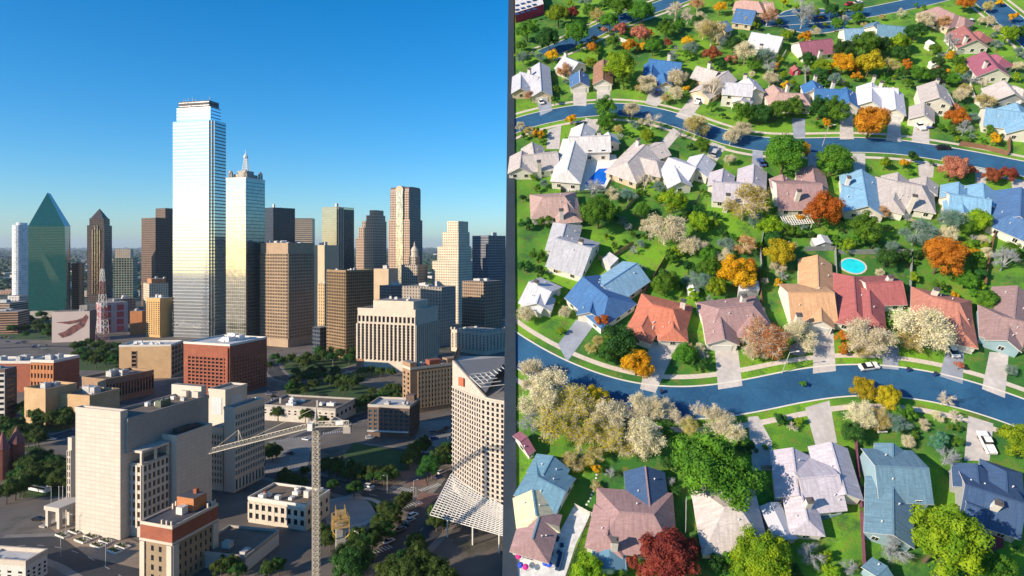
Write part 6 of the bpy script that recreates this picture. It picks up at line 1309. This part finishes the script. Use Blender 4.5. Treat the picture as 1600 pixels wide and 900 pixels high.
# ---- suburb trees: (x, y, radius) in photo pixels, kind ----
ST = '''840,400,14,oak 818,415,12,dark 870,470,10,lime 822,490,14,straw 850,345,12,oak 822,350,13,dark 880,420,9,barey 872,24,20,lime 893,21,12,rust 921,18,13,oak 965,8,24,oak 1003,20,20,oak 953,33,17,oak 945,48,8,pink 970,46,12,pink 1000,53,18,pink 1013,52,9,orange 1040,45,15,oak 1020,73,15,oak 1043,68,8,rust 1056,18,14,bare 900,52,22,oak 857,63,20,dark 822,48,18,oak 811,72,10,oak 810,87,8,lime 863,87,11,gold
843,90,8,baret 880,112,12,bareo 925,74,10,orange 930,61,7,orange 923,98,11,lime 906,74,8,oak 968,104,27,lime 975,125,16,oak 1010,132,15,straw 1000,138,8,barey 828,151,8,bareo 866,157,8,oak 947,170,20,oak 987,174,13,straw 1018,190,15,bare 1058,124,15,straw 1055,148,12,straw 1040,155,8,barey
1075,25,13,bare 1090,8,11,bareo 1125,12,12,gold 1140,-2,11,oak 1100,47,15,straw 1075,60,8,lime 1113,53,19,barey 1113,85,14,rust 1078,76,12,baret 1162,32,9,gold 1142,92,10,pink 1165,84,17,straw 1195,88,13,baret 1178,103,11,oak 1202,106,12,bareg 1230,55,10,lime 1200,27,13,bareo 1180,41,8,lime 1225,4,8,yellow 1308,37,13,oak
1256,24,20,bareg 1318,78,17,dark 1318,99,20,gold 1115,140,20,bare 1095,200,13,barey 1160,176,19,oak 1190,178,18,dark 1215,172,20,oak 1242,166,16,oak 1282,169,20,dark 1305,172,21,oak 1340,28,10,oak 1350,70,22,oak 1376,72,17,dark 1405,68,17,lime 1432,50,17,dark 1445,34,14,straw 1475,37,11,bareo 1408,21,8,bare 1443,12,5,oak
1360,100,21,yellow 1338,105,11,gold 1417,101,10,orange 1406,110,8,oak 1420,131,10,oak 1463,111,8,rust 1488,124,13,oak 1486,66,14,bareg 1510,4,15,orange 1575,54,15,lime 1537,131,9,bare 1500,150,12,straw 1363,191,28,orange 1493,169,8,pink 1496,184,17,orange 1508,201,13,bareg 1592,206,11,oak 1095,28,9,straw 1160,58,7,oak 1145,62,6,dark
935,333,30,oak 1008,284,14,bare 1052,314,23,lime 1040,361,27,straw 1092,347,20,lime 1087,199,17,barey 1142,215,13,straw 1160,206,14,straw 1228,243,34,oak 1252,233,15,gold 1303,252,28,oak 1286,330,29,orange 1165,320,29,barey 1180,345,14,baret 810,198,7,straw 838,203,6,oak 1352,356,26,oak 1378,334,11,bareo 1433,366,22,baret 1472,300,9,oak 1492,263,24,pink 1516,268,12,rust
1551,274,15,rust 1576,272,14,rust 1490,345,20,baret 1528,343,21,lime 1510,352,16,oak 1150,426,29,gold 1167,418,17,orange 1110,420,20,oak 1118,449,18,lime 1092,440,16,baret 1219,395,26,yellow 1082,386,18,straw 1163,385,15,bareo 1194,531,31,bareo 1206,548,18,orange 1180,552,16,straw 1250,528,23,straw 1318,527,14,orange 1318,545,11,orange 1100,556,9,bareg 1076,545,9,bareo
1472,402,34,orange 1492,396,20,rust 1527,408,15,oak 1530,428,11,dark 1543,470,18,oak 1357,530,30,straw 1345,545,18,barey 1445,520,36,straw 1420,530,20,barey 1426,434,10,lime 1572,408,20,bareg 1592,540,11,barey 1394,386,10,baret 1512,384,9,lime 940,502,15,orange 965,538,32,dark 950,552,18,oak 995,569,27,gold 882,489,10,straw
828,588,22,straw 862,612,30,straw 900,632,28,barey 932,622,22,yellow 868,660,30,barey 820,632,22,straw 912,672,28,barey 950,655,26,straw 990,640,24,straw 1032,642,22,straw 1008,688,30,straw 960,692,26,barey 1060,652,15,bare 1086,640,14,bare 893,722,16,barey 928,712,16,barey 830,662,18,bareg 1118,740,61,oak 1117,660,22,straw 1142,672,20,straw 1236,667,9,bare 1075,668,14,barey
1350,608,22,yellow 1387,622,22,yellow 1414,645,17,oak 1344,650,22,straw 1372,655,18,barey 1476,624,14,bare 1492,652,12,bare 1466,690,17,teal 1480,716,18,bareg 1592,690,30,lime 1500,572,9,pink 1578,580,9,baret 1040,872,46,rust 1075,862,24,rust 1000,886,20,rust 1185,868,46,lime 1120,884,20,dark 1150,880,20,oak 1265,868,22,bareg 1325,888,14,bareg 1395,856,24,bareg 1357,806,13,oak
1020,470,7,oak 1040,430,9,baret 1140,250,9,straw 1110,255,9,bareg 1455,255,6,oak 1385,250,6,lime 980,240,7,oak 870,262,6,yellow 832,278,6,lime 1065,270,8,oak 1210,330,8,oak 1230,345,7,barey 1470,340,8,lime 1398,325,10,straw 1095,470,7,oak 1255,600,6,oak 1430,680,8,oak 1442,730,8,bareg 1195,700,6,oak 930,760,8,barey 1560,870,8,oak 1580,880,9,lime 1240,130,6,lime 1250,135,7,oak 1430,108,8,oak 1385,125,8,oak 1520,185,8,baret 1545,205,10,oak 1470,200,7,oak 1590,105,9,straw 1440,160,6,dark 1480,160,9,baret 1100,300,7,oak 1185,300,6,oak 1110,390,9,dark 1130,365,9,dark 1145,372,8,oak 1000,420,8,baret 960,385,7,oak 1340,375,14,oak 1365,380,12,dark 1215,420,11,straw 1195,440,7,bare 1270,370,10,dark 1250,365,9,oak'''.split()
CNAME = {'oak': 'green', 'dark': 'dark green', 'lime': 'lime green', 'yellow': 'yellow', 'gold': 'golden', 'orange': 'orange', 'rust': 'rust red', 'pink': 'pinkish red', 'teal': 'blue green'}
items = []
for s_ in ST:
    x, y, r, k = s_.split(','); x, y, r = float(x), float(y), float(r)
    rm = r*dep(x, y, 4)/1000*1.0; p = L(x, y, rm*1.05); items.append([x, y, rm, k, p])
items.append([1470, 845, 6.2, 'TALL', L(1470, 850, 8)]); 
g = random.Random(99); quota = {}
OBST = [(h[1], 9.5) for h in HOUSES]
DRVL = [[L(*p) for p in q] for q in DRV]+[[L(*p) for p in ngon(1333, 416, 24, 17)], [L(*p) for p in ((880, 275), (916, 236), (970, 240), (946, 300))], [L(*p) for p in ((790, 905), (846, 800), (930, 800), (900, 905))]]
def inpoly(p, q, pad):
    c = False
    for a, b in zip(q, q[1:]+q[:1]):
        if (a.y > p.y) != (b.y > p.y) and p.x < (b.x-a.x)*(p.y-a.y)/(b.y-a.y)+a.x: c = not c
        ab = b-a; t = max(0, min(1, (p-a).dot(ab)/ab.length_squared))
        if (p-a-ab*t).length < pad: return True
    return c
def free(p, r):
    if any((p-q[4]).length < (q[2]+r)*.75 for q in items): return False
    for P, wd in ((ST1, 9), (ST2, 9)):
        if min((p-q).length for q in P) < wd/2+2.8+r*.5: return False
    for q in DRVL:
        if inpoly(p, q, r*.6): return False
    for a, b, wd in SEGS:
        ab = b-a; t = max(-.25, min(1.25, (p-a).dot(ab)/ab.length_squared))
        if (p-a-ab*t).length < wd/2+r*.7: return False
    return True
n_ = 0
for k in range(9000):
    if n_ >= 330: break
    x, y = g.uniform(812, 1598), g.uniform(2, 898); rm = g.choice((1.2, 1.4, 1.9, 2.3, 2.8, 3.3, 3.8)); p = L(x, y, rm)
    if not free(p, rm): continue
    kd = g.choice(('oak', 'oak', 'oak', 'dark', 'dark', 'lime', 'lime', 'straw', 'baret', 'bareg', 'barey', 'gold')); hn = min(HOUSES, key=lambda h: (h[1]-p).length)[0]
    if quota.get((hn, kd), 0) >= 3 or quota.get(hn, 0) >= 8: continue
    quota[(hn, kd)] = quota.get((hn, kd), 0)+1; quota[hn] = quota.get(hn, 0)+1; items.append([x, y, rm, kd, p]); n_ += 1
used = {}
for it in items:
    wx = EX.x*it[4].x+EY.x*it[4].y
    if wx < it[2]*1.1+1.2: it[4] = Vector((it[4].x+(it[2]*1.1+1.2-wx)/EX.x, it[4].y))
    x, y, rm, k, p = it; nm = min(HOUSES, key=lambda h: (h[1]-p).length); d_ = p-nm[1]
    rel = ('behind' if d_.y > 0 else 'in front of') if abs(d_.y) > abs(d_.x)*.8 else ('right of' if d_.x > 0 else 'left of')
    cn = CNAME.get(k) or (KIND[k][1] if k in KIND else 'tall lime green'); used.setdefault((cn, rel, nm[0]), []).append(it)
for (cn, rel, hn), lst in used.items():
    lst.sort(key=lambda i: -i[2]); art = 'the '
    for j, it in enumerate(lst):
        x, y, rm, k, p = it
        if len(lst) == 1: pre = ''
        elif len(lst) == 2: pre = ('larger ', 'smaller ')[j]
        else: pre = ('largest ', 'second largest ', 'third largest ', 'fourth largest ', 'fifth largest ', 'sixth largest ', 'smallest ', 'tiniest ', 'slightest ')[j] if j < len(lst)-1 else 'smallest '
        small = rm < 1.6
        lab = f'{pre}{cn} {"shrub" if small else "tree"} {rel} the {hn}'
        wds = lab.split()
        if len(wds) > 16: lab = ' '.join(wds[:16])
        nmx = 'shrub' if small else ('tall_tree' if k == 'TALL' else {'oak': 'green_tree', 'dark': 'green_tree', 'lime': 'green_tree', 'teal': 'green_tree', 'bare': 'bare_tree', 'bareg': 'bare_tree', 'straw': 'thin_leaved_tree', 'barey': 'thin_leaved_tree', 'bareo': 'thin_leaved_tree', 'baret': 'thin_leaved_tree'}.get(k, 'autumn_tree'))
        make_tree(SM(p.x, p.y), rm, 'lime' if k == 'TALL' else k, lab, 'trees and shrubs of the suburb', nmx, 'shrub' if small else 'tree')
# ------------------------------------------------------------------ light haze in the air
hm = bpy.data.materials.new('haze_air'); hm.use_nodes = True; nn = hm.node_tree.nodes; nn.clear()
pv = nn.new('ShaderNodeVolumePrincipled'); pv.inputs['Color'].default_value = (.72, .84, 1, 1); pv.inputs['Density'].default_value = 2.4e-5; pv.inputs['Anisotropy'].default_value = .2
ho = nn.new('ShaderNodeOutputMaterial'); hm.node_tree.links.new(pv.outputs[0], ho.inputs['Volume'])
mb = MB(); mb.box((0, 20750, 240), (60400, 42700, 484)); o = mb.build('haze', hm); tag(o, kind='stuff')
S.cycles.volume_bounces = 0
